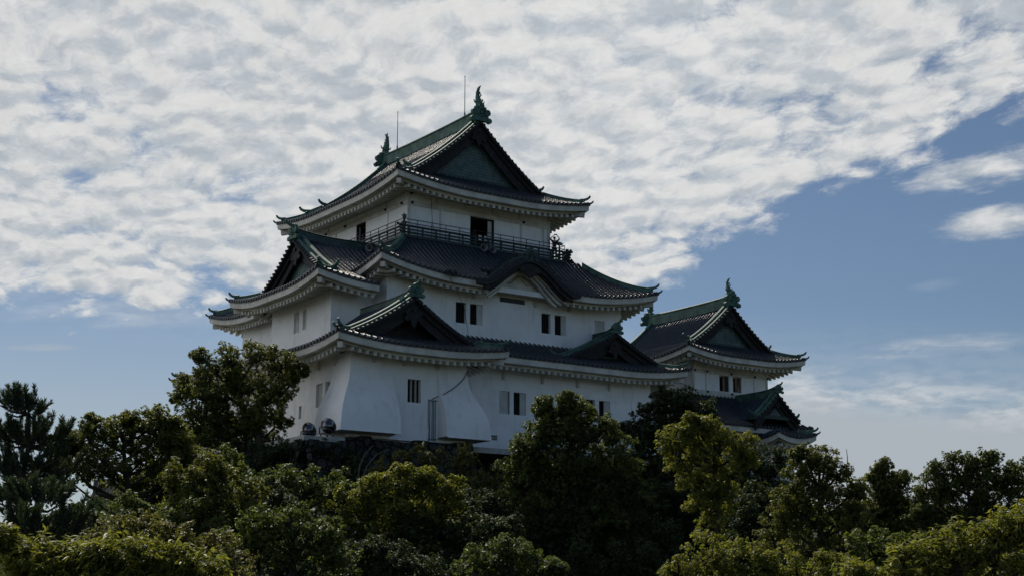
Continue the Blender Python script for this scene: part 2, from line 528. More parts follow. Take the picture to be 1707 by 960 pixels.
RIDGE_PROF = lambda w, h: [(-w / 2, -.12), (-w / 2, h * .45), (-w * .36, h * .50), (-w * .36, h * .72), (-w * .45, h * .76), (-w * .40, h * .88), (-w * .22, h * .98), (0, h * 1.03),
                           (w * .22, h * .98), (w * .40, h * .88), (w * .45, h * .76), (w * .36, h * .72), (w * .36, h * .50), (w / 2, h * .45), (w / 2, -.12)]

def horn(mb, p, d, s=1.0):
    """upturned tile spike at the end of a ridge"""
    p, d = Vector(p), Vector(d).normalized()
    pts = [p - d * .35 * s, p + d * .05 * s, p + d * .30 * s + V(0, 0, .06 * s), p + d * .50 * s + V(0, 0, .18 * s), p + d * .62 * s + V(0, 0, .36 * s)]
    mb.tube(pts, [.13 * s, .14 * s, .125 * s, .11 * s, .085 * s], 8)

def oni(mb, p, d, s=1.0):
    """ridge-end tile: shield with a ring and scrolls, facing d"""
    p, d = Vector(p), Vector(d).normalized(); q = V(d.y, -d.x, 0)
    mb.beam(p - d * .16 * s, p + d * .02 * s, .62 * s, .62 * s)
    mb.beam(p - d * .14 * s + V(0, 0, -.30 * s), p + d * .05 * s + V(0, 0, -.30 * s), .86 * s, .26 * s)
    for sg in (-1, 1):
        mb.disc(p + q * (.36 * sg * s) + V(0, 0, .02 * s) - d * .12 * s, d, .17 * s, .20 * s, 10)
        mb.disc(p + q * (.48 * sg * s) + V(0, 0, -.36 * s) - d * .12 * s, d, .13 * s, .19 * s, 10)
    ring = [p + d * .06 * s + q * (math.cos(t) * .19 * s) + V(0, 0, math.sin(t) * .19 * s + .02) for t in [2 * math.pi * i / 14 for i in range(15)]]
    mb.tube(ring, .055 * s, 6, False)
    mb.disc(p + d * .02 * s + V(0, 0, .02), d, .09 * s, .10 * s, 8)
    mb.disc(p + V(0, 0, .32 * s) - d * .2 * s, d, .15 * s, .30 * s, 10)

def hip_ridge(rf, corner, d0, d1, parent, brk=1.9, h=.42, w=.36):
    """green ridge down a hip in two steps with upturned ends"""
    sx = 1 if 'W' in corner else -1; sy = 1 if 'S' in corner else -1
    cx = rf.x0 if sx > 0 else rf.x1; cy = rf.y0 if sy > 0 else rf.y1
    def pt(d): return V(cx + sx * d, cy + sy * d, rf.ze + rf.f(d) + rf.lift(d, d) + .04)
    def line(a_, b_, n=14): return [pt(a_ + (b_ - a_) * i / n) for i in range(n + 1)]
    mb = MB(rf.xf)
    diag = V(-sx, -sy, 0).normalized()
    if d1 > brk + .3:
        up_ = line(d1, brk); mb.sweep(up_, RIDGE_PROF(w, h))
        oni(mb, pt(brk) + V(0, 0, h * .45), diag, .62); horn(mb, pt(brk) + V(0, 0, h * .92), diag, 1.0)
    lo = line(min(d1, brk), d0); mb.sweep(lo, RIDGE_PROF(w * .85, h * .66))
    oni(mb, pt(d0) + V(0, 0, h * .25), diag, .46); horn(mb, pt(d0) + V(0, 0, h * .62), diag, .80)
    mb2 = MB(rf.xf); horn(mb2, pt(0.1) + V(0, 0, -.04), diag, .60)
    mb.build('hip_ridge', M['copper'], parent)
    mb2.build('corner_tile', M['tile_plain'], parent)

def skirt(rf, side, parent, ov, ta=None, tb=None, dmax=3.0, hipL=True, hipR=True, K=10, sr=.30, board=True, bta=None, btb=None, dlow=None, gap=None):
    Lt = rf.length(side); ta = 0 if ta is None else ta; tb = Lt if tb is None else tb
    o = tile_slope(rf, side, ta, tb, dmax, hipL, hipR, K, dlow=dlow).build('tile_slope', M['tile'], parent, True)
    o.data.polygons.foreach_set('use_smooth', [True] * len(o.data.polygons))
    try: o.data.set_sharp_from_angle(angle=R(50))
    except Exception: pass
    if board:
        mL, mR = hipL, hipR
        bta = ta if bta is None else bta; btb = tb if btb is None else btb
        for (p, q, l_, r_) in ([(bta, gap[0], mL, False), (gap[1], btb, False, mR)] if gap else [(bta, btb, mL, mR)]):
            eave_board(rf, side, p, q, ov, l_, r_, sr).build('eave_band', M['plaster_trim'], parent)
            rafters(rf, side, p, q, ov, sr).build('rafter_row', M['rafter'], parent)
    return o

def gable_block(rf, xc, half, yv, yb, smax, parent, zoff=0.0, foot=None, ridge_h=.70, ridge_w=.5, face_in=.55, back=False,
                shachi_=False, vstart=.35, wall_foot=None, horn_end=True, zf=None, top_orn=1.3, ridge=True, verge_h=.38, tiles=True, bd=.45, panel='gable', ridge_mat='copper'):
    """gabled upper roof, ridge along local Y, gable at local y=yv facing -Y (and at yb facing +Y when back).
       zf(s): height at distance s from the ridge"""
    if zf is None: zf = lambda s_: rf.ze + rf.f(half - s_) + zoff
    xf = rf.xf
    # sloping tile faces
    for sg in (-1, 1):
        if not tiles: break
        mb = MB(xf); n = max(1, int(round((yb - yv) / PITCH_T))); p = (yb - yv) / n; rows, uvs = [], []; K = 14
        for i in range(n + 1):
            for j, (q, h) in enumerate(RIB):
                if i == n and j > 0: break
                y = yv + (i + q) * p
                rows.append([(xc + sg * (smax * k / K), y, zf(smax * k / K) + h) for k in range(K + 1)])
                uvs.append([(y, (smax - smax * k / K) * 1.2) for k in range(K + 1)])
        mb.grid(rows, uvs)
        o = mb.build('tile_slope', M['tile'], parent, True)
        try: o.data.set_sharp_from_angle(angle=R(50))
        except Exception: pass
    ends = [(yv, -1)] + ([(yb, 1)] if back else [])
    for ye, dr_ in ends:
        ins = -dr_      # inward
        # verge: row of round end tiles, boards under it
        for sg in (-1, 1):
            mb = MB(xf); s_ = .25
            while s_ < smax:
                mb.disc((xc + sg * s_, ye + dr_ * .14, zf(s_) - .10), (0, ins, .45), .125, .42, 9)
                s_ += .31
            top = [(xc + sg * smax * k / 16, ye + ins * .0, zf(smax * k / 16)) for k in range(17)]
            mb.sweep(top, [(-.08, -.12), (.32, .06), (.32, -.16), (-.08, -.20)] if dr_ < 0 else [(.08, -.12), (-.32, .06), (-.32, -.16), (.08, -.20)], side=(0, 1, 0))
            mb.build('verge_tiles', M['tile_plain'], parent)
            mb = MB(xf)
            mb.sweep([(x, ye + ins * .20, z) for x, y, z in top], [(0, -.14), (.16 * ins, -.14), (.16 * ins, -.50), (0, -.50)], side=(0, 1, 0))
            mb.sweep([(x, ye + ins * .38, z) for x, y, z in top], [(0, -.20), (.14 * ins, -.20), (.14 * ins, -.50 - bd), (0, -.50 - bd)], side=(0, 1, 0))
            mb.build('bargeboard', M['dark_wood'], parent)
            # descending ridge beside the verge
            mb = MB(xf); sE = smax - vstart
            path = [(xc + sg * (.1 + (sE - .1) * k / 16), ye + ins * .60, zf(.1 + (sE - .1) * k / 16) + .05) for k in range(17)]
            mb.sweep(path, RIDGE_PROF(.40, verge_h), side=(0, 1, 0))
            path2 = [(x, y + dr_ * .38, z - .05) for x, y, z in path]
            mb.sweep(path2, RIDGE_PROF(.34, verge_h * .60), side=(0, 1, 0))
            e_ = Vector(path[-1])
            if horn_end:
                dd = V(sg, 0, 0)
                oni(mb, e_ + V(0, 0, verge_h * .45), dd, .60); horn(mb, e_ + V(0, 0, verge_h * .9), dd, .95)
            mb.build('descending_ridge', M['copper'], parent)
        # gable wall
        wf = wall_foot if wall_foot is not None else smax - .1
        zb = zf(wf) - .35
        mb = MB(xf); rows = [[], []]; uv = [[], []]; yw = ye + ins * face_in
        for k in range(-14, 15):
            s_ = wf * abs(k) / 14; x = xc + wf * k / 14
            rows[0].append((x, yw, zb)); rows[1].append((x, yw, max(zf(s_) - .30, zb)))
            uv[0].append((x, 0)); uv[1].append((x, max(zf(s_) - .30 - zb, 0)))
        mb.grid(rows, uv)
        gp = mb.build('gable_panel', M[panel], parent)
        mb = MB(xf)   # sill of the gable and the pendant under its peak
        mb.box((xc - wf, min(yw, yw - ins * .14), zb - .10), (xc + wf, max(yw, yw - ins * .14), zb + .16))
        mb.build('gable_sill', M['copper_dark'], parent)
        mb = MB(xf); zp = zf(0) - .55; sc = min(1.0, half / 5.5)
        yq = ye + ins * .14
        outline = [(0, .1), (.32, -.05), (.62, -.42), (.50, -.62), (.72, -.80), (.46, -.98), (.25, -.82), (.16, -1.15), (0, -1.40)]
        pts = [(x * sc, z * sc) for x, z in outline] + [(-x * sc, z * sc) for x, z in outline[-2:0:-1]]
        nn = len(pts)
        mb.add([(xc + x, yq, zp + z) for x, z in pts] + [(xc + x, yq + ins * .12, zp + z) for x, z in pts],
               [tuple(range(nn)), tuple(range(nn, 2 * nn))[::-1]] + [(i, (i + 1) % nn, (i + 1) % nn + nn, i + nn) for i in range(nn)])
        mb.disc((xc, yq - ins * .1, zp - .25 * sc), (0, ins, 0), .14 * sc, .12, 8)
        mb.build('gable_pendant', M['dark_wood'], parent)
    # main ridge with a slight sag
    if not ridge: return
    zr = zf(0)
    y0, y1 = yv + .1, (yb - .1 if back else yb)
    path = []
    for k in range(25):
        s_ = k / 24; yy = y0 + (y1 - y0) * s_
        u_ = (2 * s_ - 1) if back else max(0, 1 - 2 * s_)
        path.append((xc, yy, zr + .02 + (.10 if back else .28) * abs(u_) ** 2.5))
    mb = MB(xf)
    w, h = ridge_w, ridge_h
    mb.sweep(path, [(-w / 2, -.2), (-w / 2, h * .28), (-w * .40, h * .32), (-w * .40, h * .74), (-w * .56, h * .80), (-w * .52, h * .90), (-w * .25, h * 1.0), (0, h * 1.06),
                    (w * .25, h), (w * .52, h * .9), (w * .56, h * .8), (w * .40, h * .74), (w * .40, h * .32), (w / 2, h * .28), (w / 2, -.2)])
    mb.build('main_ridge', M[ridge_mat], parent)
    for ye, dr_ in ends:
        mb = MB(xf); zt = zr + .30 + h * .35
        oni(mb, (xc, ye + dr_ * .08, zt), (0, dr_, 0), top_orn)
        if not shachi_: horn(mb, (xc, ye + dr_ * .1, zt + .36 * top_orn), (0, dr_, 0), top_orn * .75)
        mb.build('ridge_end_tile', M['copper'], parent)

def shachi(xf_pt, inward, s, parent):
    """fish-shaped ridge ornament standing on its head, tail curled up. xf_pt: world base point, inward: world direction along the ridge"""
    b = Vector(xf_pt); d = Vector(inward).normalized(); q = V(d.y, -d.x, 0)
    mb = MB()
    # base cushion
    mb.beam(b - d * .32 * s + V(0, 0, .05 * s), b + d * .32 * s + V(0, 0, .05 * s), .42 * s, .16 * s)
    spine = [(-.12, .10), (-.10, .30), (-.02, .52), (.07, .76), (.13, .98), (.14, 1.18), (.12, 1.36), (.02, 1.56), (-.12, 1.68), (-.28, 1.70)]
    rad = [.22, .27, .27, .22, .17, .14, .125, .10, .07, .03]
    pts = [b + d * (x * s) + V(0, 0, z * s) for x, z in spine]
    mb.tube(pts, [r * s for r in rad], 10)
    mb.ball(b + d * (-.26 * s) + V(0, 0, .20 * s), .22 * s, 10, (1, 1, .8))
    def fin(p0, p1, p2, th=.035):
        p0, p1, p2 = [b + d * (x * s) + V(0, 0, z * s) for x, z in (p0, p1, p2)]
        mb.add([p0 - q * th * s, p1 - q * th * s, p2 - q * th * s, p0 + q * th * s, p1 + q * th * s, p2 + q * th * s],
               [(0, 1, 2), (5, 4, 3), (0, 3, 4, 1), (1, 4, 5, 2), (2, 5, 3, 0)])
    def curl(x, z, dx, k=1.0):
        p = b + d * (x * s) + V(0, 0, z * s); a_ = d * dx
        mb.tube([p, p + a_ * .15 * s * k, p + a_ * .24 * s * k + V(0, 0, .07 * s * k), p + a_ * .17 * s * k + V(0, 0, .17 * s * k)], [.065 * s, .055 * s, .05 * s, .035 * s], 6)
    fin((.20, 1.20), (.38, 1.36), (.12, 1.50)); fin((.10, 1.40), (.20, 1.72), (-.02, 1.62)); fin((.24, .55), (.40, .84), (.18, .90))
    curl(-.26, .42, -1, 1.2); curl(-.08, .92, -1, 1.0); curl(-.02, 1.15, -1, .7)
    for sg in (-1, 1):
        p = b + d * (-.06 * s) + V(0, 0, .42 * s) + q * (.2 * s * sg)
        mb.tube([p, p + q * (.20 * s * sg) + V(0, 0, .06 * s), p + q * (.26 * s * sg) + V(0, 0, .24 * s)], [.07 * s, .06 * s, .03 * s], 6)
        mb.ball(b + d * (-.38 * s) + V(0, 0, .28 * s) + q * (.13 * s * sg), .05 * s, 6)
    return mb.build('dolphin_ornament', M['copper'], parent, True)

# ------------------------------------------------------------------ walls
def wall_face(mb, side, pos, u0, u1, z0, z1, holes=(), depth=.35, hooks=None):
    """plaster wall in the plane y=pos ('S','N') or x=pos ('W','E') with openings and their reveals"""
    us = sorted({u0, u1, *[h[0] for h in holes], *[h[1] for h in holes]}); zs = sorted({z0, z1, *[h[2] for h in holes], *[h[3] for h in holes]})
    sgn = {'S': 1, 'N': -1, 'W': 1, 'E': -1}[side]
    def P(u, z, d=0.0): return (u, pos + sgn * d, z) if side in 'SN' else (pos + sgn * d, u, z)
    for i in range(len(us) - 1):
        for j in range(len(zs) - 1):
            cu, cz = (us[i] + us[i + 1]) / 2, (zs[j] + zs[j + 1]) / 2
            if any(h[0] < cu < h[1] and h[2] < cz < h[3] for h in holes): continue
            mb.add([P(us[i], zs[j]), P(us[i + 1], zs[j]), P(us[i + 1], zs[j + 1]), P(us[i], zs[j + 1])], [(0, 1, 2, 3)])
    for a0, a1, b0, b1 in holes:
        for (p, q) in (((a0, b0), (a1, b0)), ((a1, b0), (a1, b1)), ((a1, b1), (a0, b1)), ((a0, b1), (a0, b0))):
            mb.add([P(*p), P(*q), P(*q, depth), P(*p, depth)], [(0, 1, 2, 3)])

def sbox(mb, side, pos, u0, u1, z0, z1, d0, d1):
    """box in wall coordinates: d measured inwards from the wall face, negative = proud of it"""
    sgn = {'S': 1, 'N': -1, 'W': 1, 'E': -1}[side]
    p, q = pos + sgn * d0, pos + sgn * d1
    p, q = min(p, q), max(p, q)
    if side in 'SN': mb.box((u0, p, z0), (u1, q, z1))
    else: mb.box((p, u0, z0), (q, u1, z1))

def window(parent, side, pos, rect, depth=.34, posts=(), shutters=(), bars=0, mat_bar=None, name='window', lattice=False):
    """dark recess, posts (u0,u1), half-open plaster shutters (u0,u1,inset)"""
    u0, u1, z0, z1 = rect
    mb = MB(); sbox(mb, side, pos, u0 - .01, u1 + .01, z0 - .01, z1 + .01, depth, depth + .04)
    w = mb.build(name, M['interior'], parent)
    for a0, a1 in posts:
        mb = MB(); sbox(mb, side, pos, a0, a1, z0, z1, .02, depth * .8); mb.build('mullion', M['plaster'], w)
    for a0, a1, ins in shutters:
        mb = MB(); sbox(mb, side, pos, a0, a1, z0 + .01, z1 - .01, ins, ins + .08); mb.build('shutter', M['shutter'], w)
    if bars:
        mb = MB()
        for k in range(bars):
            c = u0 + (u1 - u0) * (k + 1) / (bars + 1)
            sbox(mb, side, pos, c - .055, c + .055, z0, z1, .10, .22)
        mb.build('bars', M[mat_bar or 'bar'], w)
    if lattice:
        mb = MB(); n = max(2, int((u1 - u0) / .17))
        for k in range(1, n):
            c = u0 + (u1 - u0) * k / n; sbox(mb, side, pos, c - .025, c + .025, z0, z1, .22, .27)
        mb.build('lattice', M['dark_wood'], w)
    return w

def ishiotoshi(parent, path, ztop, zbot, out, cheeks=(True, True), n=14, label=None):
    """flared stone-dropping bay: path of (x, y, ox, oy) wall points with their outward directions"""
    def o_(z):
        t = (ztop - z) / (ztop - zbot)
        return out * (0.03 * t + 0.97 * (1 / (1 + math.exp(-(t - .52) * 8.2)) - .014) / .965)
    zs = [ztop + (zbot - ztop) * k / n for k in range(n + 1)]
    mb = MB()
    rows = [[(x + ox * o_(z), y + oy * o_(z), z) for x, y, ox, oy in path] for z in zs]
    # two-sided corner: keep edge sharp by building panels separately
    for i in range(len(path) - 1):
        mb.grid([[r[i], r[i + 1]] for r in rows])
    for end, on in ((0, cheeks[0]), (-1, cheeks[1])):
        if not on: continue
        x, y = path[end][0], path[end][1]
        rows2 = [[(x, y, z), r[end]] for z, r in zip(zs, rows)]
        mb.grid(rows2)
    # thick lower lip
    m = len(path)
    lo = [(x + ox * (out + .03), y + oy * (out + .03), zbot) for x, y, ox, oy in path]
    li = [(x + ox * (out - .12), y + oy * (out - .12), zbot) for x, y, ox, oy in path]
    mb.add(lo + [(p[0], p[1], p[2] - .07) for p in lo] + li + [(p[0], p[1], p[2] - .07) for p in li],
           [(i, i + 1, m + i + 1, m + i) for i in range(m - 1)] + [(m + i, m + i + 1, 3 * m + i + 1, 3 * m + i) for i in range(m - 1)] + [(i, i + 1, 2 * m + i + 1, 2 * m + i) for i in range(m - 1)])
    # underside board set back in the shade
    mb.add([(x + ox * (out - .12), y + oy * (out - .12), zbot + .03) for x, y, ox, oy in path] + [(x - ox * .2, y - oy * .2, zbot - .12) for x, y, ox, oy in path],
           [(i, i + 1, m + i + 1, m + i) for i in range(m - 1)])
    return mb.build('stone_drop_bay', M['plaster'], parent, label=label)

# ================================================================== the keep
HX, HY = 6.6, 6.0
keep = thing('castle_keep', (HX, HY, 11.6), 'large three-storey white plastered castle keep with curved dark tile roofs and green copper ridges', 'castle keep')

# ---- walls
T_RECT = (0.0, 12.2, 0.0, 14.0); M_RECT = (-3.3, 16.5, -3.0, 19.0)
t_holes_S = [(5.20, 7.28, 26.95, 29.28)]
t_holes_W = [(5.91, 7.34, 26.95, 29.36)]
def storey(rect, z0, z1, holes, name='wall', faces='SWEN', label=None):
    mb = MB(); x0, x1, y0, y1 = rect
    if 'S' in faces: wall_face(mb, 'S', y0, x0, x1, z0, z1, holes.get('S', ()))
    if 'W' in faces: wall_face(mb, 'W', x0, y0, y1, z0, z1, holes.get('W', ()))
    if 'E' in faces: wall_face(mb, 'E', x1, y0, y1, z0, z1, holes.get('E', ()))
    if 'N' in faces: wall_face(mb, 'N', y1, x0, x1, z0, z1, holes.get('N', ()))
    return mb.build(name, M['plaster'], keep, label=label)
top_wall = storey(T_RECT, 26.0, 31.4, {'S': t_holes_S, 'W': t_holes_W})
# beams and posts standing slightly proud of the top storey's panels
mb = MB()
for (a0, a1) in ((-.06, 12.26),):
    sbox(mb, 'S', 0.0, a0, a1, 29.30, 29.66, -.07, .05)
    sbox(mb, 'W', 0.0, -.04, 14.04, 29.36, 29.72, -.07, .05)
for u in (-.05, 12.03): sbox(mb, 'S', 0.0, u, u + .24, 26.2, 31.2, -.05, .03)
for u in (2.60, 9.55, 11.60): sbox(mb, 'S', 0.0, u, u + .13, 26.2, 29.29, -.035, .03)
for u in (2.30, 4.70, 7.08, 9.45): sbox(mb, 'S', 0.0, u, u + .10, 29.67, 31.2, -.035, .03)
for u in (2.65, 10.35, 11.2): sbox(mb, 'W', 0.0, u, u + .13, 26.2, 29.35, -.035, .03)
for u in (2.9, 5.9, 8.9, 11.6): sbox(mb, 'W', 0.0, u, u + .10, 29.73, 31.2, -.035, .03)
sbox(mb, 'S', 0.0, -.05, 12.25, 31.0, 31.3, -.09, .05); sbox(mb, 'W', 0.0, -.03, 14.05, 31.05, 31.35, -.09, .05)
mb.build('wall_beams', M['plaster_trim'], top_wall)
for side, u, z in (('S', .29, 29.48), ('S', 9.82, 29.48), ('S', .22, 30.15), ('W', .65, 29.52), ('W', 2.93, 29.56), ('W', 8.85, 29.60), ('W', 11.85, 29.62), ('S', 4.9, 30.1)):
    mb = MB(); c = V(u, -.09, z) if side == 'S' else V(-.09, u, z); ax = V(0, -1, 0) if side == 'S' else V(-1, 0, 0)
    mb.disc(c, ax, .10, .09, 10); mb.disc(c + ax * .08, ax, .05, .05, 8)
    mb.build('nail_cover', M['iron'], top_wall)

# doors of the top storey
def dark_door(side, pos, rect, leaf):
    u0, u1, z0, z1 = rect
    mb = MB(); sgn = 1
    sbox(mb, side, pos, u0 - .01, u1 + .01, z0 - .01, z1 + .01, 2.6, 2.64)
    sbox(mb, side, pos, u0 - .25, u0 - .2, z0 - .01, z1 + .01, .36, 2.6); sbox(mb, side, pos, u1 + .2, u1 + .25, z0 - .01, z1 + .01, .36, 2.6)
    d = mb.build('doorway', M['interior'], keep)
    mb = MB()
    for w0, w1 in ((u0, u0 + .07), (u1 - .07, u1)): sbox(mb, side, pos, w0, w1, z0, z1, .04, .20)
    sbox(mb, side, pos, u0 + .071, u1 - .071, z1 - .08, z1, .04, .20)
    mb.build('door_frame', M['dark_wood'], d)
    if leaf:
        mb = MB(); sbox(mb, side, pos, leaf[0], leaf[1], z0 + .02, z1 - .09, .20, .27)
        mb.build('door_leaf', M['dark_wood'] if leaf[2] else M['shutter'], d)
    return d
dd = dark_door('S', 0.0, t_holes_S[0], (6.86, 7.19, 0))
mb = MB(); sbox(mb, 'S', 0.0, 6.22, 6.50, 27.72, 28.12, .45, .47); mb.box((6.60, .28, 27.72), (6.82, .30, 28.12)); mb.build('notice_sheet', M['paper'], dd)
dark_door('W', 0.0, t_holes_W[0], None)

# middle storey
m_holes_S = [(2.10, 4.30, 20.74, 22.17), (9.28, 11.45, 20.78, 22.20), (14.03, 14.95, 21.0, 22.22), (5.71, 7.85, 22.60, 22.94)]
mid_wall = storey(M_RECT, 19.2, 24.6, {'S': m_holes_S})
window(keep, 'S', -3.0, m_holes_S[0], posts=[(2.96, 3.27)], shutters=[(3.87, 4.30, .10)], lattice=True)
window(keep, 'S', -3.0, m_holes_S[1], posts=[(10.09, 10.46)], shutters=[(11.08, 11.45, .10)], lattice=True)
window(keep, 'S', -3.0, m_holes_S[2], shutters=[(14.03, 14.95, .10)])
mb = MB(); sbox(mb, 'S', -3.0, 5.71, 7.85, 22.60, 22.94, .05, .12); mb.build('vent_panel', M['slat'], keep)
mb = MB(); sbox(mb, 'S', -3.0, -3.34, 16.54, 19.62, 19.86, -.12, .02); mb.build('wall_base_moulding', M['plaster_trim'], mid_wall)
# bay on the left side of the middle storey
mbay_W = [(2.28, 2.95, 20.16, 21.53), (3.40, 4.15, 20.1, 21.53), (7.28, 8.20, 19.7, 20.97)]
mb = MB()
mbay_W2 = [(2.28, 2.80, 20.16, 21.53), (3.35, 4.12, 20.10, 21.53)]
wall_face(mb, 'W', -6.44, -1.19, 7.5, 16.8, 23.4, mbay_W2); wall_face(mb, 'S', -1.19, -6.44, -3.3, 16.8, 23.4); wall_face(mb, 'N', 7.5, -6.44, -3.3, 16.8, 23.4)
mb.build('bay_wall', M['plaster'], keep)
for h in mbay_W2: window(keep, 'W', -6.44, h, shutters=[(h[0] + (.25 if h[0] < 3 else .3), h[1], .12)])
mb = MB(); wall_face(mb, 'W', -3.36, 7.5, 19.0, 16.8, 24.2, [(10.2, 11.3, 20.6, 22.0)]); mb.build('wall', M['plaster'], keep)
window(keep, 'W', -3.36, (10.2, 11.3, 20.6, 22.0), shutters=[(10.2, 10.8, .1)])

# ground storey
L_RECT = (-7.0, 17.3, -5.2, 20.2)
l_holes_S = [(4.16, 6.36, 14.48, 16.0), (11.47, 13.60, 14.46, 16.02), (3.40, 4.02, 12.68, 13.0)]
mb = MB(); wall_face(mb, 'S', -5.2, -7.0, 17.3, 11.6, 18.6, l_holes_S); wall_face(mb, 'W', -7.0, -5.2, 17.0, 11.6, 18.3, [(12.0, 13.2, 14.3, 15.6)])
wall_face(mb, 'E', 17.3, -5.2, 17.0, 11.6, 18.6); wall_face(mb, 'N', 17.0, -7.0, 17.3, 11.6, 18.6)
low_wall = mb.build('wall', M['plaster'], keep)
window(keep, 'S', -5.2, l_holes_S[0], posts=[(5.03, 5.36)], shutters=[(4.16, 4.90, .06), (5.92, 6.36, .10)], lattice=True)
window(keep, 'S', -5.2, l_holes_S[1], posts=[(12.26, 12.62)], shutters=[(13.13, 13.60, .10)], lattice=True)
window(keep, 'W', -7.0, (12.0, 13.2, 14.3, 15.6), posts=[(12.5, 12.7)])
mb = MB(); sbox(mb, 'S', -5.2, 3.40, 4.02, 12.68, 13.0, .10, .14)
vent = mb.build('vent_opening', M['interior'], keep)
mb = MB()
for k in range(1, 4): sbox(mb, 'S', -5.2, 3.40 + .155 * k - .02, 3.40 + .155 * k + .02, 12.68, 13.0, .03, .06)
sbox(mb, 'S', -5.2, 3.40, 4.02, 12.82, 12.86, .025, .055); mb.build('grille', M['plaster_trim'], vent)

# corner bay of the ground storey
lb_S = [(-5.20, -4.25, 14.06, 15.48)]
lb_W = [(-6.46, -4.64, 13.87, 15.32), (-2.75, -2.40, 13.42, 14.22), (-.47, .89, 13.9, 14.93)]
mb = MB(); wall_face(mb, 'S', -9.0, -9.15, -.96, 11.72, 17.2, lb_S); wall_face(mb, 'W', -9.15, -9.0, 4.0, 11.72, 17.2, lb_W)
wall_face(mb, 'E', -.96, -9.0, -5.2, 11.72, 17.2); wall_face(mb, 'N', 4.0, -9.15, -7.0, 11.72, 17.2)
mb.build('bay_wall', M['plaster'], keep)
window(keep, 'S', -9.0, lb_S[0], bars=2)
window(keep, 'W', -9.15, lb_W[0], posts=[(-5.80, -5.45)], shutters=[(-5.20, -4.64, .14), (-6.46, -6.25, .14)])
window(keep, 'W', -9.15, lb_W[1]); window(keep, 'W', -9.15, lb_W[2], bars=3)
ishiotoshi(keep, [(-6.35, -9.002, 0, -1), (-9.152, -9.002, -1, -1), (-9.152, -6.9, -1, 0)], 16.7, 11.98, 1.25, label='flared plaster stone-dropping bay at the near corner')
ishiotoshi(keep, [(-3.05, -9.002, 0, -1), (-.958, -9.002, 1, -1), (-.958, -7.0, 1, 0)], 16.7, 12.02, 1.15, label='flared plaster stone-dropping bay right of the barred window')
ishiotoshi(keep, [(15.5, -5.202, 0, -1), (17.302, -5.202, 1, -1), (17.302, -3.4, 1, 0)], 16.9, 12.3, .8)
# little brackets hanging under the eaves
for sd, ps, us, za, zb in (('S', -9.0, (-7.7, -5.6, -3.2), 16.25, 16.75), ('W', -9.15, (-7.2, -5.1), 16.15, 16.75), ('S', -5.2, (1.2, 4.4, 7.6, 10.6, 13.4), 16.75, 17.25), ('S', -3.0, (-1.4, 3.5, 8.6, 11.6), 22.55, 23.0)):
    for u in us:
        mb = MB(); sbox(mb, sd, ps, u, u + .17, za, zb, -.16, 0); mb.build('eave_bracket', M['plaster_trim'], keep)
# pipes and cables on the bay wall
mb = MB()
for k, x in enumerate((-3.62, -3.45, -3.34, -3.22)): mb.tube([(x, -9.05, 14.3), (x, -9.05, 11.8)], .025, 6)
mb.tube([(-3.72, -9.05, 14.35), (-3.74, -9.05, 13.2), (-3.66, -9.06, 12.4), (-3.70, -9.05, 11.8)], .022, 6)
for z in (14.28, 11.9): mb.beam((-3.72, -9.06, z), (-3.12, -9.06, z), .05, .06)
mb.build('drain_pipes', M['horn'], keep)
mb = MB()
cab = [(-.96 + (-3.5 + .96) * t, -9.06, 16.3 - 1.95 * (t ** .62)) for t in [i / 12 for i in range(13)]]
cab = [(x, y - (1.15 / (1 + math.exp(-((16.7 - z) / 4.68 - .52) * 8.2)) + .03 if x > -3.05 else 0), z) for x, y, z in cab]
mb.tube(cab, .026, 6); mb.build('cable', M['iron'], keep)
mb = MB()
mb.tube([(1.75, -.12, 30.6), (1.9, -.12, 29.0), (2.1, -.12, 27.2), (1.8, -1.6, 26.6), (.9, -3.6, 24.4), (.35, -5.0, 23.2), (.8, -6.0, 21.2), (.1, -7.6, 19.0), (-.3, -9.4, 17.8), (-.35, -11.05, 16.9)], .016, 5)
mb.build('lightning_cable', M['iron'], keep)

# ---- top roof
roofs = {}
rT = Roof((-2.2, 14.4, -2.2, 16.2), 30.50, .45, .035, c=.62, L=6.5, Lf=3.2)
def roof_part(label=None):
    o = bpy.data.objects.new('roof', None); col.objects.link(o); o.parent = keep; ORIG[o.name] = Vector(keep.location)
    if label: o['label'] = label
    return o
rp = roof_part('uppermost roof with a green gable, fish ornaments and lightning rods')
dg = 2.75
for sd in 'SWEN': skirt(rT, sd, rp, 2.2, dmax=dg + (0.0 if sd in 'WE' else .25), K=8)
gable_block(rT, 6.1, 8.3, .10, 14.0, 8.3 - dg + .35, rp, back=True, shachi_=True, ridge_h=.80, ridge_w=.55, top_orn=1.5, wall_foot=4.7, verge_h=.42, bd=.75, face_in=.9)
for c_ in ('SW', 'SE', 'NW', 'NE'): hip_ridge(rT, c_, .35, 2.6, rp, brk=1.75 if c_ == 'NW' else 9)
for c_ in ('SW', 'SE', 'NW', 'NE'): hip_beam(rT, c_, 2.2).build('corner_beam', M['rafter'], rp)
zr = rT.ze + rT.f(8.3)
shachi((6.1, .35, zr + .95), (0, 1, 0), 1.0, rp)
shachi((6.1, 13.75, zr + .95), (0, -1, 0), 1.0, rp)
for y in (2.2, 12.0):
    mb = MB(); mb.tube([(6.1, y, zr + .6), (6.1, y, zr + 4.1)], [.035, .022], 6); mb.tube([(6.1, y, zr + .7), (6.1, y, zr + 1.2)], [.08, .05], 6)
    mb.ball((6.1, y, zr + 4.0), .05, 6)
    mb.build('lightning_rod', M['iron'], rp)

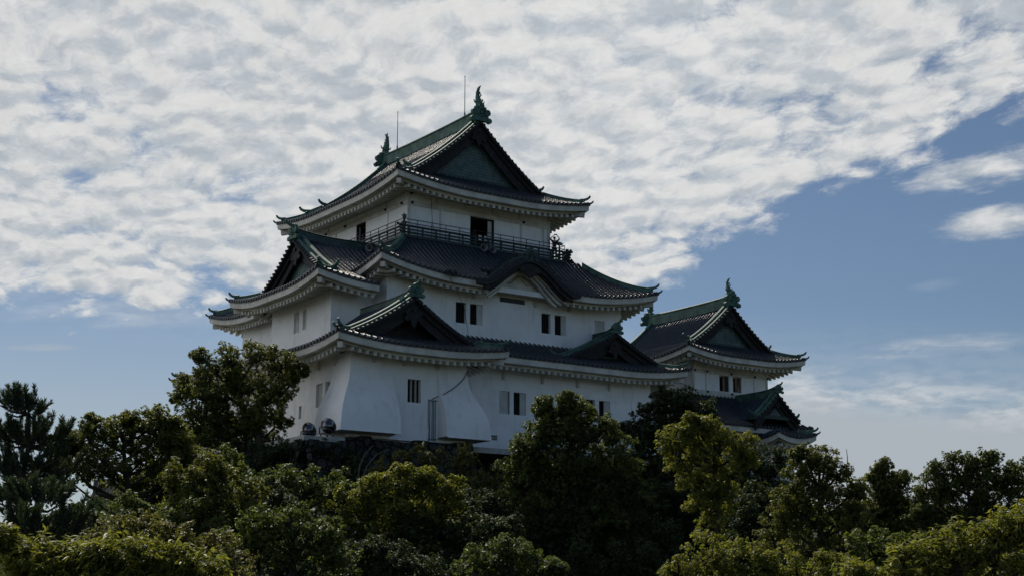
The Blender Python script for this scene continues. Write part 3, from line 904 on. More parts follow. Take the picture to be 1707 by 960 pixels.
# ---- gallery round the top storey
gal = MB()
x0, x1, y0, y1 = -.95, 13.15, -.95, 14.9
for lo, hi in (((x0, y0, 26.72), (x1, -.003, 26.90)), ((x0, -.003, 26.72), (-.003, y1, 26.90)), ((12.203, -.003, 26.72), (x1, y1, 26.90))): gal.box(lo, hi)
gallery = gal.build('gallery', M['green_wood'], keep)
mb = MB()
mb.box((x0 + .12, y0 + .12, 26.15), (x1 - .12, y0 + .30, 26.715)); mb.box((x0 + .12, y0 + .301, 26.15), (x0 + .30, y1, 26.715)); mb.box((x1 - .30, y0 + .301, 26.15), (x1 - .12, y1, 26.715))
mb.build('gallery_base', M['copper_dark'], gallery)
mb = MB()   # old wooden rail: three bars crossing at the corners, short posts
for z, r, ex in ((27.04, .07, .30), (27.26, .06, .36), (27.50, .08, .48)):
    mb.tube([(x0 - ex, y0, z + .10), (x0 - ex * .5, y0, z), (x0, y0, z), (x1, y0, z), (x1 + ex * .5, y0, z), (x1 + ex, y0, z + .12)], r, 8)
    mb.tube([(x0, y0 - ex, z + .10), (x0, y0 - ex * .5, z - .02), (x0, y1, z - .02)], r, 8)
    mb.tube([(x1, y0 - ex, z + .10), (x1, y0 - ex * .5, z - .02), (x1, y1, z - .02)], r, 8)
x = x0 + .5
while x < x1: mb.box((x - .05, y0 - .05, 26.90), (x + .05, y0 + .05, 27.45)); x += 1.10
y = y0 + 1.0
while y < y1:
    mb.box((x0 - .05, y - .05, 26.90), (x0 + .05, y + .05, 27.45)); mb.box((x1 - .05, y - .05, 26.90), (x1 + .05, y + .05, 27.45)); y += 1.10
for cx in (x0, x1): mb.box((cx - .09, y0 - .09, 26.9), (cx + .09, y0 + .09, 27.75))
mb.build('wooden_rail', M['green_wood'], gallery)
mb = MB()   # modern safety rail
zs_ = (28.02, 27.75)
for z in zs_:
    for p, q in (((x0 + .12, y0 + .14), (x1 - .12, y0 + .14)), ((x0 + .12, y0 + .14), (x0 + .12, y1)), ((x1 - .12, y0 + .14), (x1 - .12, y1))):
        mb.tube([(*p, z), (*q, z)], .028, 6)
x = x0 + .12
while x < x1: mb.tube([(x, y0 + .14, 26.9), (x, y0 + .14, 28.04)], .028, 6); x += 1.155
y = y0 + 1.2
while y < y1:
    for xx in (x0 + .12, x1 - .12): mb.tube([(xx, y, 26.9), (xx, y, 28.04)], .028, 6)
    y += 1.155
mb.build('safety_rail', M['iron'], gallery)

# ---- middle roof
rM = Roof((-4.95, 18.5, -5.0, 22.1), 23.45, .60, .045, c=.95, L=7.0, Lf=3.5)
rp = roof_part('middle roof ring below the gallery with a curved gable over its front eave')
skirt(rM, 'S', rp, 2.0, dmax=4.25, K=10, dlow=lambda t: 1.7 if 8.6 < t < 14.9 else 0.0, gap=(8.3, 15.2)); skirt(rM, 'W', rp, 1.65, dmax=4.2, K=10); skirt(rM, 'E', rp, 2.0, dmax=4.7, K=8); skirt(rM, 'N', rp, 2.0, dmax=5.0, K=8)
for c_ in ('SW', 'SE', 'NW'):
    hip_ridge(rM, c_, .35, 4.0, rp, brk=9, h=.50, w=.42)
    hip_beam(rM, c_, 2.0).build('corner_beam', M['rafter'], rp)
# the undulating front gable (karahafu)
kx, kw, kz0, kh, ky0 = 6.75, 4.3, 23.40, 2.05, -5.25
def kz(u):    # u in -1..1
    u = abs(u); b_ = .5 + .5 * math.cos(math.pi * min(1, u / .95)); return kz0 - .10 + kh * b_ + .5 * max(0, u - .85)
kara = roof_part('undulating curved gable with dark round tiles over a white carved panel')
mb = MB(); n = 72; rows, uvs = [], []
for j in range(0, 19):
    y = ky0 + 4.2 * j / 18; rows.append([]); uvs.append([])
    for i in range(n + 1):
        u = -1 + 2 * i / n; ph = (i % 6) / 6
        rows[-1].append((kx + kw * u, y, kz(u) + .09 * max(0, math.sin(math.pi * min(1, ph / .55)) if ph < .55 else 0) + (j * .014)))
        uvs[-1].append((kx + kw * u, y))
mb.grid(rows, uvs); mb.build('tile_slope', M['tile'], kara, True)
mb = MB()
arc = [(kx + kw * (-1 + 2 * i / 60), ky0, kz(-1 + 2 * i / 60)) for i in range(61)]
mb.sweep(arc, [(-.06, .05), (-.06, -.30), (.30, -.30), (.30, .05)], side=(0, 1, 0))
L_ = 0; last = Vector(arc[0])
for p in arc:
    p = Vector(p)
    if (p - last).length > .30: mb.disc(p + V(0, -.10, .02), (0, 1, 0), .13, .25, 9); last = p
mb.build('verge_tiles', M['tile_plain'], kara)
mb = MB(); mb.sweep([(x, ky0 + .12, z) for x, y, z in arc[4:-4]], [(0, -.31), (0, -.62), (.18, -.62), (.18, -.31)], side=(0, 1, 0))
mb.sweep([(x, ky0 + .32, z) for x, y, z in arc[8:-8]], [(0, -.31), (0, -.78), (.14, -.78), (.14, -.31)], side=(0, 1, 0))
mb.build('bargeboard', M['dark_wood'], kara)
mb = MB()   # white soffit hoods at both sides and the panel
for k in range(3):
    mb.sweep([(kx + (kw * .80 - .28 * k) * (-1 + 2 * i / 40), ky0 + .50 + .22 * k, kz((-1 + 2 * i / 40) * .80) - .66 - .10 * k) for i in range(41)], [(0, 0), (0, -.16), (.22, -.16), (.22, 0)], side=(0, 1, 0))
rows = [[], []]
for i in range(33):
    u = (-1 + 2 * i / 32) * .66
    rows[0].append((kx + kw * u, -3.75, 23.15)); rows[1].append((kx + kw * u, -3.75, max(kz(u) - .62, 23.2)))
mb.grid(rows)
mb.build('carved_panel', M['plaster_trim'], kara)
mb = MB(); mb.box((kx - 3.4, -4.05, 23.02), (kx + 3.4, -3.78, 23.36)); mb.build('panel_beam', M['plaster'], kara)
mb = MB()   # scroll carving
for sg in (-1, 1):
    sp_ = [(kx + sg * (1.9 + .32 * math.cos(t) * (1 - t / 9)), -3.80, 23.72 + .26 * math.sin(t) * (1 - t / 9)) for t in [i * .45 for i in range(18)]]
    mb.tube(sp_, .035, 5); mb.tube([(kx + sg * 1.7, -3.8, 23.6), (kx + sg * 1.2, -3.8, 23.9), (kx + sg * .7, -3.8, 23.75), (kx + sg * .3, -3.8, 24.1)], .035, 5)
mb.build('scroll_carving', M['bar'], kara)
mb = MB(); zp = kz(0) - .60   # pendant
outline = [(0, .15), (.55, .05), (1.0, -.18), (.72, -.40), (.52, -.36), (.30, -.62), (0, -.80)]
pts = outline + [(-x, z) for x, z in outline[-2:0:-1]]; nn = len(pts)
mb.add([(kx + x, ky0 + .02, zp + z) for x, z in pts] + [(kx + x, ky0 + .14, zp + z) for x, z in pts], [tuple(range(nn)), tuple(range(nn, 2 * nn))[::-1]] + [(i, (i + 1) % nn, (i + 1) % nn + nn, i + nn) for i in range(nn)])
mb.build('gable_pendant', M['dark_wood'], kara)
mb = MB(); mb.sweep([(kx, ky0 + .05, kz(0) + .02), (kx, ky0 + 4.1, kz(0) + .10)], RIDGE_PROF(.5, .40)); oni(mb, (kx, ky0 - .02, kz(0) + .30), (0, -1, 0), 1.05)
for sg in (-1, 1):
    mb.sweep([(kx + sg * (.3 + 2.6 * i / 14), ky0 + .75, kz((.3 + 2.6 * i / 14) / kw) + .03) for i in range(15)], RIDGE_PROF(.26, .20), side=(0, 1, 0))
mb.build('main_ridge', M['copper_dark'], kara)

# ---- roof of the left bay: ridge along X, gable facing -X
xfW = lambda p: (p[1], -p[0], p[2])         # local (x, y) -> world (y, -x)
rB = Roof((-9.8, 3.6, -8.75, 6.0), 22.50, .38, .032, c=.62, L=5.0, Lf=2.6, xf=xfW)   # local x = -world y, local y = world x
rp = roof_part('left bay roof with a steep green gable facing left')
skirt(rB, 'S', rp, 2.3, dmax=2.0, K=7)
skirt(rB, 'E', rp, 2.3, ta=0, tb=4.6, dmax=1.9, hipR=False, K=7)
skirt(rB, 'W', rp, 2.3, ta=0, tb=5.6, dmax=1.9, hipR=False, K=7)
gable_block(rB, -3.1, 6.7, -7.15, .6, 5.15, rp, ridge_h=.46, ridge_w=.40, top_orn=1.2, wall_foot=4.0, bd=.6, ridge_mat='copper_dark', face_in=.8)
for c_ in ('SW', 'SE'):
    hip_ridge(rB, c_, .35, 1.7, rp, brk=9); hip_beam(rB, c_, 2.3).build('corner_beam', M['rafter'], rp)

# ---- lower roof
rL = Roof((-9.0, 19.3, -7.2, 19.0), 18.05, .34, .022, c=.50, L=5.5, Lf=3.0)
rp = roof_part('lowest roof ring round the keep with a small gable at its right end')
skirt(rL, 'S', rp, 2.0, ta=6.6, tb=28.3, dmax=4.4, hipL=False, K=10); skirt(rL, 'E', rp, 2.0, dmax=4.4, K=8)
skirt(rL, 'W', rp, 2.0, ta=9.0, tb=26.2, dmax=5.0, hipL=False, K=8); skirt(rL, 'N', rp, 2.0, dmax=4.4, K=6)
for c_ in ('SE', 'NW'):
    hip_ridge(rL, c_, .35, 3.6, rp, brk=9 if c_ == 'SE' else 1.6); hip_beam(rL, c_, 2.0).build('corner_beam', M['rafter'], rp)
zfR = lambda s_: 20.80 - .55 * s_ + .018 * s_ * s_
gable_block(rL, 13.95, 5.0, -5.6, -3.0, 4.9, rp, zf=zfR, ridge_h=.36, ridge_w=.34, top_orn=.9, wall_foot=2.6, face_in=1.1, vstart=.1, panel='copper_dark', ridge_mat='copper_dark', bd=.6, verge_h=.34)  # darker panel copper, with the shade of the recess put into its colour

# ---- roof of the corner bay
rC = Roof((-11.15, 1.05, -11.0, 7.5), 17.20, .33, .034, c=.42, L=5.0, Lf=2.4)
rp = roof_part('corner bay roof with a broad dark gable and bright green verge ridges')
skirt(rC, 'S', rp, 2.0, dmax=1.9, K=7)
skirt(rC, 'W', rp, 2.0, ta=0, tb=18.5, dmax=1.7, K=7, hipR=False)
skirt(rC, 'E', rp, 2.0, ta=0, tb=4.2, dmax=1.7, K=7, hipR=False, btb=4.0)
gable_block(rC, -5.05, 6.1, -9.55, -2.9, 4.85, rp, ridge_h=.36, ridge_w=.36, top_orn=1.0, wall_foot=3.5, face_in=1.5, vstart=.1, panel='dark_wood', ridge_mat='copper_dark', bd=.6)  # near-black panel material paints the deep shade inside the recessed gable
for c_ in ('SW', 'SE'):
    hip_ridge(rC, c_, .35, 1.6, rp, brk=9, h=.50); hip_beam(rC, c_, 2.0).build('corner_beam', M['rafter'], rp)

# ================================================================== the small turret on the right
turret = thing('castle_turret', (33, 8, 11.6), 'smaller white two-storey corner turret with dark tile roofs, standing right of the big keep', 'castle turret')
keep_saved = keep
def troof(label):
    o = bpy.data.objects.new('roof', None); col.objects.link(o); o.parent = turret; ORIG[o.name] = Vector(turret.location); o['label'] = label
    return o
tw = [(31.68, 32.75, 19.27, 20.57), (33.18, 34.15, 19.29, 20.58)]
mb = MB(); wall_face(mb, 'S', 3.0, 28.74, 37.13, 18.4, 22.6, tw); wall_face(mb, 'W', 28.74, 3.0, 13.0, 18.4, 22.6); wall_face(mb, 'E', 37.13, 3.0, 13.0, 18.4, 22.6, [(4.6, 6.2, 19.3, 20.6)]); wall_face(mb, 'N', 13.0, 28.74, 37.13, 18.4, 22.6)
twall = mb.build('wall', M['plaster'], turret)
mb = MB()
sbox(mb, 'S', 3.0, 28.68, 37.19, 20.60, 20.90, -.06, .04); sbox(mb, 'S', 3.0, 28.68, 37.19, 18.98, 19.22, -.06, .04); sbox(mb, 'S', 3.0, 28.66, 37.21, 18.55, 18.95, -.10, .04)
for u in (28.70, 36.9): sbox(mb, 'S', 3.0, u, u + .22, 18.5, 22.2, -.05, .03)
for u in (30.10, 32.80, 35.45): sbox(mb, 'S', 3.0, u, u + .10, 20.91, 22.2, -.03, .03)
for u in (30.12, 35.50): sbox(mb, 'S', 3.0, u, u + .09, 19.23, 20.59, -.03, .03)
sbox(mb, 'W', 28.74, 2.98, 13, 20.62, 20.92, -.06, .04)
mb.build('wall_beams', M['plaster_trim'], twall)
for u, z in ((28.95, 20.75), (30.25, 20.75), (32.95, 20.75), (35.6, 20.75), (28.95, 19.1), (30.25, 19.1), (32.97, 19.1), (37.05, 20.75)):
    mb = MB(); mb.disc((u, 2.92, z), (0, -1, 0), .09, .09, 10); mb.build('nail_cover', M['iron'], twall)
wn_ = MB(); sbox(wn_, 'S', 3.0, 31.66, 32.77, 19.25, 20.59, 3.0, 3.04)
w1 = window(turret, 'S', 3.0, tw[0], bars=0, depth=.8)
mb = MB(); sbox(mb, 'S', 3.0, 32.45, 32.75, 19.27, 20.57, .12, .17); mb.build('window_leaf', M['dark_wood'], w1)
w2 = window(turret, 'S', 3.0, tw[1], depth=.8)
mb = MB()
for k in range(8): sbox(mb, 'S', 3.0, 33.80, 34.12, 19.33 + .155 * k, 19.37 + .155 * k, .13, .16)
for u in (33.80, 33.95, 34.10): sbox(mb, 'S', 3.0, u, u + .03, 19.3, 20.56, .125, .165)
mb.build('window_leaf', M['dark_wood'], w2)
mb = MB(); sbox(mb, 'S', 3.0, 33.24, 33.30, 19.33, 19.85, .3, .32); sbox(mb, 'S', 3.0, 33.36, 33.42, 19.33, 19.9, .3, .32); mb.build('notice_sheet', M['paper'], w2)
rTu = Roof((26.35, 39.5, .7, 15.3), 21.80, .43, .042, c=.55, L=5.0, Lf=2.6)
rp = troof('upper turret roof with a green gable facing the front')
for sd in 'SWEN': skirt(rTu, sd, rp, 2.35, dmax=2.3, K=7)
gable_block(rTu, 32.92, 6.575, 2.55, 13.2, 4.7, rp, back=True, shachi_=True, ridge_h=.78, ridge_w=.50, top_orn=1.45, wall_foot=3.6, bd=.6, face_in=.8)
for c_ in ('SW', 'SE', 'NW', 'NE'):
    hip_ridge(rTu, c_, .35, 2.2, rp, brk=9); hip_beam(rTu, c_, 2.3).build('corner_beam', M['rafter'], rp)
zt_ = rTu.ze + rTu.f(6.575)
shachi((32.92, 2.9, zt_ + .95), (0, 1, 0), .82, rp); shachi((32.92, 12.9, zt_ + .95), (0, -1, 0), .82, rp)
# lower turret storey
mb = MB(); wall_face(mb, 'S', .8, 26.4, 37.2, 11.6, 16.2); wall_face(mb, 'W', 26.4, .8, 15.5, 11.6, 16.2); wall_face(mb, 'E', 37.2, .8, 15.5, 11.6, 16.2); wall_face(mb, 'N', 15.5, 26.4, 37.2, 11.6, 16.2)
wall_face(mb, 'S', -1.6, 33.4, 35.2, 11.6, 15.2); wall_face(mb, 'W', 33.4, -1.6, .8, 11.6, 15.2); wall_face(mb, 'E', 35.2, -1.6, .8, 11.6, 15.2)
mb.build('wall', M['plaster'], turret)
rTl = Roof((24.6, 38.0, -1.2, 17.3), 15.95, .50, .045, c=.3, L=4.0, Lf=2.5)
rp = troof('lower turret roof partly hidden by trees')
skirt(rTl, 'S', rp, 2.0, dmax=4.3, K=9); skirt(rTl, 'W', rp, 1.8, dmax=4.2, K=7); skirt(rTl, 'E', rp, .8, dmax=1.2, K=7)
# small gable at the turret's right corner
rS = Roof((31.9, 36.2, -3.3, 4.0), 15.05, .42, .05, c=.40, L=2.2, Lf=1.5)
rp = troof('small steep gabled roof at the lower right corner of the turret')
skirt(rS, 'S', rp, 1.6, dmax=1.3, K=6); skirt(rS, 'W', rp, 1.8, ta=0, tb=4.5, dmax=1.3, hipR=False, K=6); skirt(rS, 'E', rp, 1.3, ta=0, tb=4.5, dmax=1.3, hipR=False, K=6)
zfS = lambda s_: 18.55 - 1.05 * s_ + .07 * s_ * s_
gable_block(rS, 33.45, 2.4, -1.9, 2.9, 2.3, rp, zf=zfS, ridge_h=.45, ridge_w=.36, top_orn=.8, wall_foot=1.6, face_in=.45, vstart=.05, verge_h=.36)
for c_ in ('SE',): hip_ridge(rS, c_, .3, 1.1, rp, brk=9, h=.34)

# ---- corridor building joining the two
corr = thing('corridor_building', (22, 10, 11.6), 'low white corridor building with a tile roof linking keep and turret', 'building')
mb = MB(); wall_face(mb, 'S', 3.0, 17.4, 26.3, 11.6, 17.2); wall_face(mb, 'N', 8.0, 17.4, 26.3, 11.6, 17.2); mb.build('wall', M['plaster'], corr)
rK = Roof((17.0, 27.6, 1.2, 10.0), 17.0, .48, .03, c=0.0, L=4, Lf=2)
skirt(rK, 'S', corr, 1.8, dmax=4.4, hipL=False, hipR=False, K=8); skirt(rK, 'N', corr, 1.8, dmax=4.4, hipL=False, hipR=False, K=8)
mb = MB(); mb.sweep([(17.2, 5.6, 19.65), (27.4, 5.6, 19.65)], RIDGE_PROF(.4, .45)); mb.build('main_ridge', M['copper'], corr)

# ================================================================== ground, hill and stone walls
def ground_z(x, y):
    dx = max(-16.0 - x, x - 41.0, 0.0); dy = max(-13.0 - y, y - 24.0, 0.0)
    dd = math.hypot(dx, dy); t = max(0.0, min(1.0, 1 - dd / 24.0)); s_ = t * t * (3 - 2 * t)
    w = .35 * math.sin(x * .21 + 1.3) * math.cos(y * .17) + .2 * math.sin(x * .53 + y * .41)
    return 7.6 * s_ + w * (1 - abs(2 * s_ - 1)) 
mb = MB()
gx = [-4000, -1200, -500, -250] + list(range(-140, 141, 4)) + [250, 500, 1200, 4000]
mb.grid([[(x, y, ground_z(x, y) if abs(x) < 200 and abs(y) < 200 else 0.0) for y in gx] for x in gx])
M['ground'] = mat('dark_grassy_soil', (.045, .055, .025), .95, .2, vscale=.3, second=(.05, .04, .028), bump=.4, bscale=3)
tag(mb.build('ground', M['ground'], None, True), kind='structure')

def stone_extra(t, c, mp, colr, p):
    v = t.nodes.new('ShaderNodeTexVoronoi'); v.feature = 'DISTANCE_TO_EDGE'; t.links.new(c.outputs['Object'], v.inputs['Vector']); v.inputs['Scale'].default_value = 1.9
    v2 = t.nodes.new('ShaderNodeTexVoronoi'); t.links.new(c.outputs['Object'], v2.inputs['Vector']); v2.inputs['Scale'].default_value = 1.9
    gap = smooth(S(v.outputs['Distance']), .005, .12)
    b = t.nodes.new('ShaderNodeBump'); b.inputs['Strength'].default_value = 1.0; b.inputs['Distance'].default_value = .2
    t.links.new((gap + noise(c.outputs['Object'], 5, 5, .65) * .5).s, b.inputs['Height']); t.links.new(b.outputs[0], p.inputs['Normal'])
    sx = t.nodes.new('ShaderNodeSeparateColor'); t.links.new(v2.outputs['Color'], sx.inputs[0])
    a_ = mixc(S(sx.outputs[0]) * .6, colr, (.030, .034, .034))
    moss = smooth(noise(c.outputs['Object'], 1.1, 5, .65), .48, .66)
    a_ = mixc(moss * .7, a_, (.035, .055, .022))
    return mixc(1.0 - gap, a_, (.012, .013, .012))
M['stone'] = mat('mossy_dark_stone', (.070, .072, .068), .9, .2, vscale=1.5, second=(.035, .038, .040), extra=stone_extra)

def rough_wall(name, pts, height, batter, label, parent=None):
    """battered dry stone wall below a polyline of top points (x, y, z) with outward normals"""
    mb = MB(); rng = np.random.default_rng(5)
    for (p, q, n_) in pts:
        p, q, n_ = Vector(p), Vector(q), Vector(n_); Lw = (q - p).length; nu = max(2, int(Lw / .22)); nv = int(height / .22)
        cell = {}
        rows = []
        for j in range(nv + 1):
            r = []
            zz = j * height / nv
            for i in range(nu + 1):
                u = i * Lw / nu
                # courses of irregular stones about 0.9 by 0.6 m
                cj = int(zz / .62 + .25 * math.sin(u * .8)); ci = int(u / .95 + .5 * (cj % 2) + .2 * math.sin(cj * 2.3))
                k = cell.setdefault((ci, cj), rng.uniform(-.10, .16))
                fu = (u / .95 + .5 * (cj % 2) + .2 * math.sin(cj * 2.3)) % 1; fv = (zz / .62 + .25 * math.sin(u * .8)) % 1
                bul = (1 - (2 * fu - 1) ** 6) * (1 - (2 * fv - 1) ** 6) * .13
                edge = 0 if 0 < i < nu else 1
                off = (zz * batter) + (k + bul) * (1 - edge * .6)
                top = (k * .8 if j == 0 else 0)
                w_ = p + (q - p) * (i / nu)
                r.append(w_ + n_ * off + V(0, 0, -zz + top))
            rows.append(r)
        # slab closing the top
        mb.grid([[v_ - n_ * 1.2 for v_ in rows[0]]] + rows)
    o = mb.build(name, M['stone'], parent)
    tag(o, label, 'stone wall'); return o
zt0 = 11.62
S2 = (0, -1, 0); W2 = (-1, 0, 0)
rough_wall('stone_wall', [((-13.2, -11.2, 11.0), (-10.6, -11.2, 11.0), S2), ((-10.6, -9.25, zt0), (-.65, -9.25, zt0 + .04), S2), ((-.65, -5.5, zt0), (17.8, -5.5, zt0 + .15), S2), ((-13.2, -11.2, 11.0), (-13.2, 22, 11.0), W2),
                          ((-10.6, -11.2, 11.0), (-10.6, -9.25, 11.5), (1, 0, 0)), ((-.65, -9.25, zt0), (-.65, -5.5, zt0), (1, 0, 0)), ((17.8, -5.5, zt0), (17.8, 3, zt0), (1, 0, 0))], 5.2, .30,
           'dark mossy dry stone base wall under the big white keep')
rough_wall('stone_wall', [((17.6, 2.6, zt0), (26.0, 2.6, zt0), S2), ((26.0, .4, zt0), (33.0, .4, zt0), S2), ((33.0, -2.0, zt0), (35.6, -2.0, zt0), S2), ((33.0, -2.0, zt0), (33.0, .4, zt0), W2), ((35.6, -2, zt0), (35.6, .4, zt0), (1, 0, 0)), ((35.6, .4, zt0), (37.8, .4, zt0), S2), ((37.8, .4, zt0), (37.8, 16, zt0), (1, 0, 0))], 5.5, .30,
           'grey stone base wall under the smaller right-hand turret')
mb = MB(); mb.box((-13.3, -11.35, 11.02), (-10.7, 8, 11.30)); mb.box((-10.7, -9.3, 11.02), (-9.0, 8, 11.28))
o = mb.build('terrace_slab', M['concrete']); tag(o, 'pale concrete ledge below the left wall, carrying the two floodlights', 'ledge')
mb = MB(); mb.box((-9.2, -9.1, 11.30), (17.2, 20, 11.64)); o = mb.build('castle_yard', M['concrete']); tag(o, kind='structure')

# ================================================================== small things
def lathe(mb, c, axis, prof, n=20):
    """prof: (along, radius)"""
    c, a_ = Vector(c), Vector(axis).normalized(); u = a_.orthogonal().normalized(); w = a_.cross(u)
    rows = [[c + a_ * t + (u * math.cos(2 * math.pi * k / n) + w * math.sin(2 * math.pi * k / n)) * r for k in range(n + 1)] for t, r in prof]
    mb.grid(rows)
def floodlight(loc, yaw, label):
    t = thing('floodlight', loc, label, 'floodlight', 'floodlights aimed up at the keep')
    L0 = Vector(loc); ax = V(math.cos(yaw) * .90, math.sin(yaw) * .90, .44).normalized(); c = L0 + V(0, 0, .66); k_ = .80
    mb = MB(); lathe(mb, c, ax, [(k_ * p_, k_ * q_) for p_, q_ in [(-.36, .0), (-.355, .14), (-.30, .27), (-.20, .38), (-.05, .47), (.12, .54), (.13, .59), (.22, .60), (.22, .54), (.17, .50)]], 28)
    h = mb.build('housing', M['steel'], t, True)
    mb = MB(); lathe(mb, c, ax, [(k_ * p_, k_ * q_) for p_, q_ in [(-.62, .0), (-.61, .10), (-.56, .15), (-.36, .16), (-.30, .18)]], 16); mb.build('lamp_cap', M['steel'], h, True)
    mb = MB(); lathe(mb, c, ax, [(k_ * p_, k_ * q_) for p_, q_ in [(.21, .0), (.22, .3), (.20, .51)]], 20); mb.build('lens', M['horn'], h)
    side = ax.cross(V(0, 0, 1)).normalized()
    mb = MB()
    for sg in (-1, 1):
        p = c + side * (.49 * sg); mb.tube([p, p + V(0, 0, -.28) + side * (.02 * sg), V(p.x, p.y, L0.z + .05) - side * (.15 * sg)], .035, 6)
    mb.tube([c + side * .50, c - side * .50], .03, 6)
    mb.build('yoke', M['iron'], t)
    mb = MB(); mb.box((L0.x - .4, L0.y - .4, L0.z), (L0.x + .4, L0.y + .4, L0.z + .06)); mb.tube([L0 + V(.1, .1, .05), c + V(.02, .1, -.45)], .05, 6); mb.build('base_plate', M['iron'], t)
floodlight((-11.4, -8.1, 11.30), R(26), 'round black floodlight on the ledge, further from the wall corner')
floodlight((-11.4, -10.5, 11.30), R(34), 'round black floodlight on the ledge, next to the flared wall corner')

def loudspeaker(loc, d, label):
    t = thing('loudspeaker', loc, label, 'loudspeaker', 'horn loudspeakers under the gallery'); L0 = Vector(loc); d = Vector(d).normalized()
    mb = MB(); lathe(mb, L0, d, [(-.34, 0), (-.34, .10), (-.12, .10), (-.10, .06), (.02, .09), (.14, .17), (.22, .27), (.235, .28), (.22, .255), (.12, .15), (.04, .10)], 20); mb.build('horn', M['horn'], t, True)
    mb = MB(); lathe(mb, L0, d, [(.03, .10), (.09, .09), (.17, .07), (.18, 0)], 14); mb.build('horn_centre', M['iron'], t)
    mb = MB(); mb.tube([L0 - d * .2, L0 - d * .25 + V(0, 0, -.22), L0 - d * .55 + V(0, 0, -.05)], .03, 6); mb.build('bracket', M['iron'], t)
loudspeaker((5.22, -1.62, 26.62), (-.2, -1, -.1), 'grey horn loudspeaker below the top doorway, left of its pair')
loudspeaker((5.95, -1.62, 26.58), (.1, -1, -.1), 'grey horn loudspeaker below the top doorway, right of its pair')
loudspeaker((-1.75, 3.05, 26.42), (-1, -.1, -.1), 'grey horn loudspeaker above the left bay roof, nearer its ridge')
loudspeaker((-1.75, 2.10, 26.36), (-.8, -.6, -.1), 'grey horn loudspeaker above the left bay roof, nearer the upturned hip')

def spot_pair(loc, label):
    t = thing('spotlight', loc, label, 'spotlight'); L0 = Vector(loc)
    for sg in (-1, 1):
        mb = MB(); c = L0 + V(.22 * sg, 0, 0); lathe(mb, c, (sg * .3, -1, -.3), [(-.18, .0), (-.17, .10), (.0, .15), (.13, .19), (.13, .16), (.05, .0)], 14); mb.build('lamp_head', M['iron'], t, True)
    mb = MB(); mb.box((L0.x - .36, L0.y - .03, L0.z + .18), (L0.x + .36, L0.y + .05, L0.z + .25)); mb.tube([L0 + V(0, 0, .22), L0 + V(0, .25, .30)], .03, 6); mb.build('bracket', M['iron'], t)
spot_pair((.32, -5.22, 23.45), 'twin black spotlight hung on the middle eave above the paired window')

def viewer(loc, yaw, label):
    t = thing('coin_viewer', loc, label, 'telescope', 'coin telescopes on the gallery'); L0 = Vector(loc); d = V(math.cos(yaw), math.sin(yaw), 0); s_ = V(-d.y, d.x, 0)
    mb = MB(); mb.tube([L0, L0 + V(0, 0, .08), L0 + V(0, 0, .12), L0 + V(0, 0, 1.12)], [.16, .16, .085, .075], 12); mb.build('post', M['viewer'], t, True)
    mb = MB(); c = L0 + V(0, 0, 1.33)
    mb.beam(c - d * .22, c + d * .14, .26, .20)
    for sg in (-1, 1): mb.tube([c + s_ * (.09 * sg) - d * .3, c + s_ * (.09 * sg) + d * .26 + V(0, 0, .03)], [.045, .075], 10)
    mb.tube([L0 + V(0, 0, 1.10), c], .05, 8); mb.tube([c + V(0, 0, .08) + d * .1, c + V(0, 0, .16) + d * .28], .035, 6)
    mb.build('eyepiece_head', M['viewer'], t)
viewer((-.62, -.60, 26.90), R(235), 'blue-green coin telescope at the near corner of the gallery')
viewer((12.84, -.42, 26.90), R(25), 'dark coin telescope at the far right end of the gallery, against the sky')

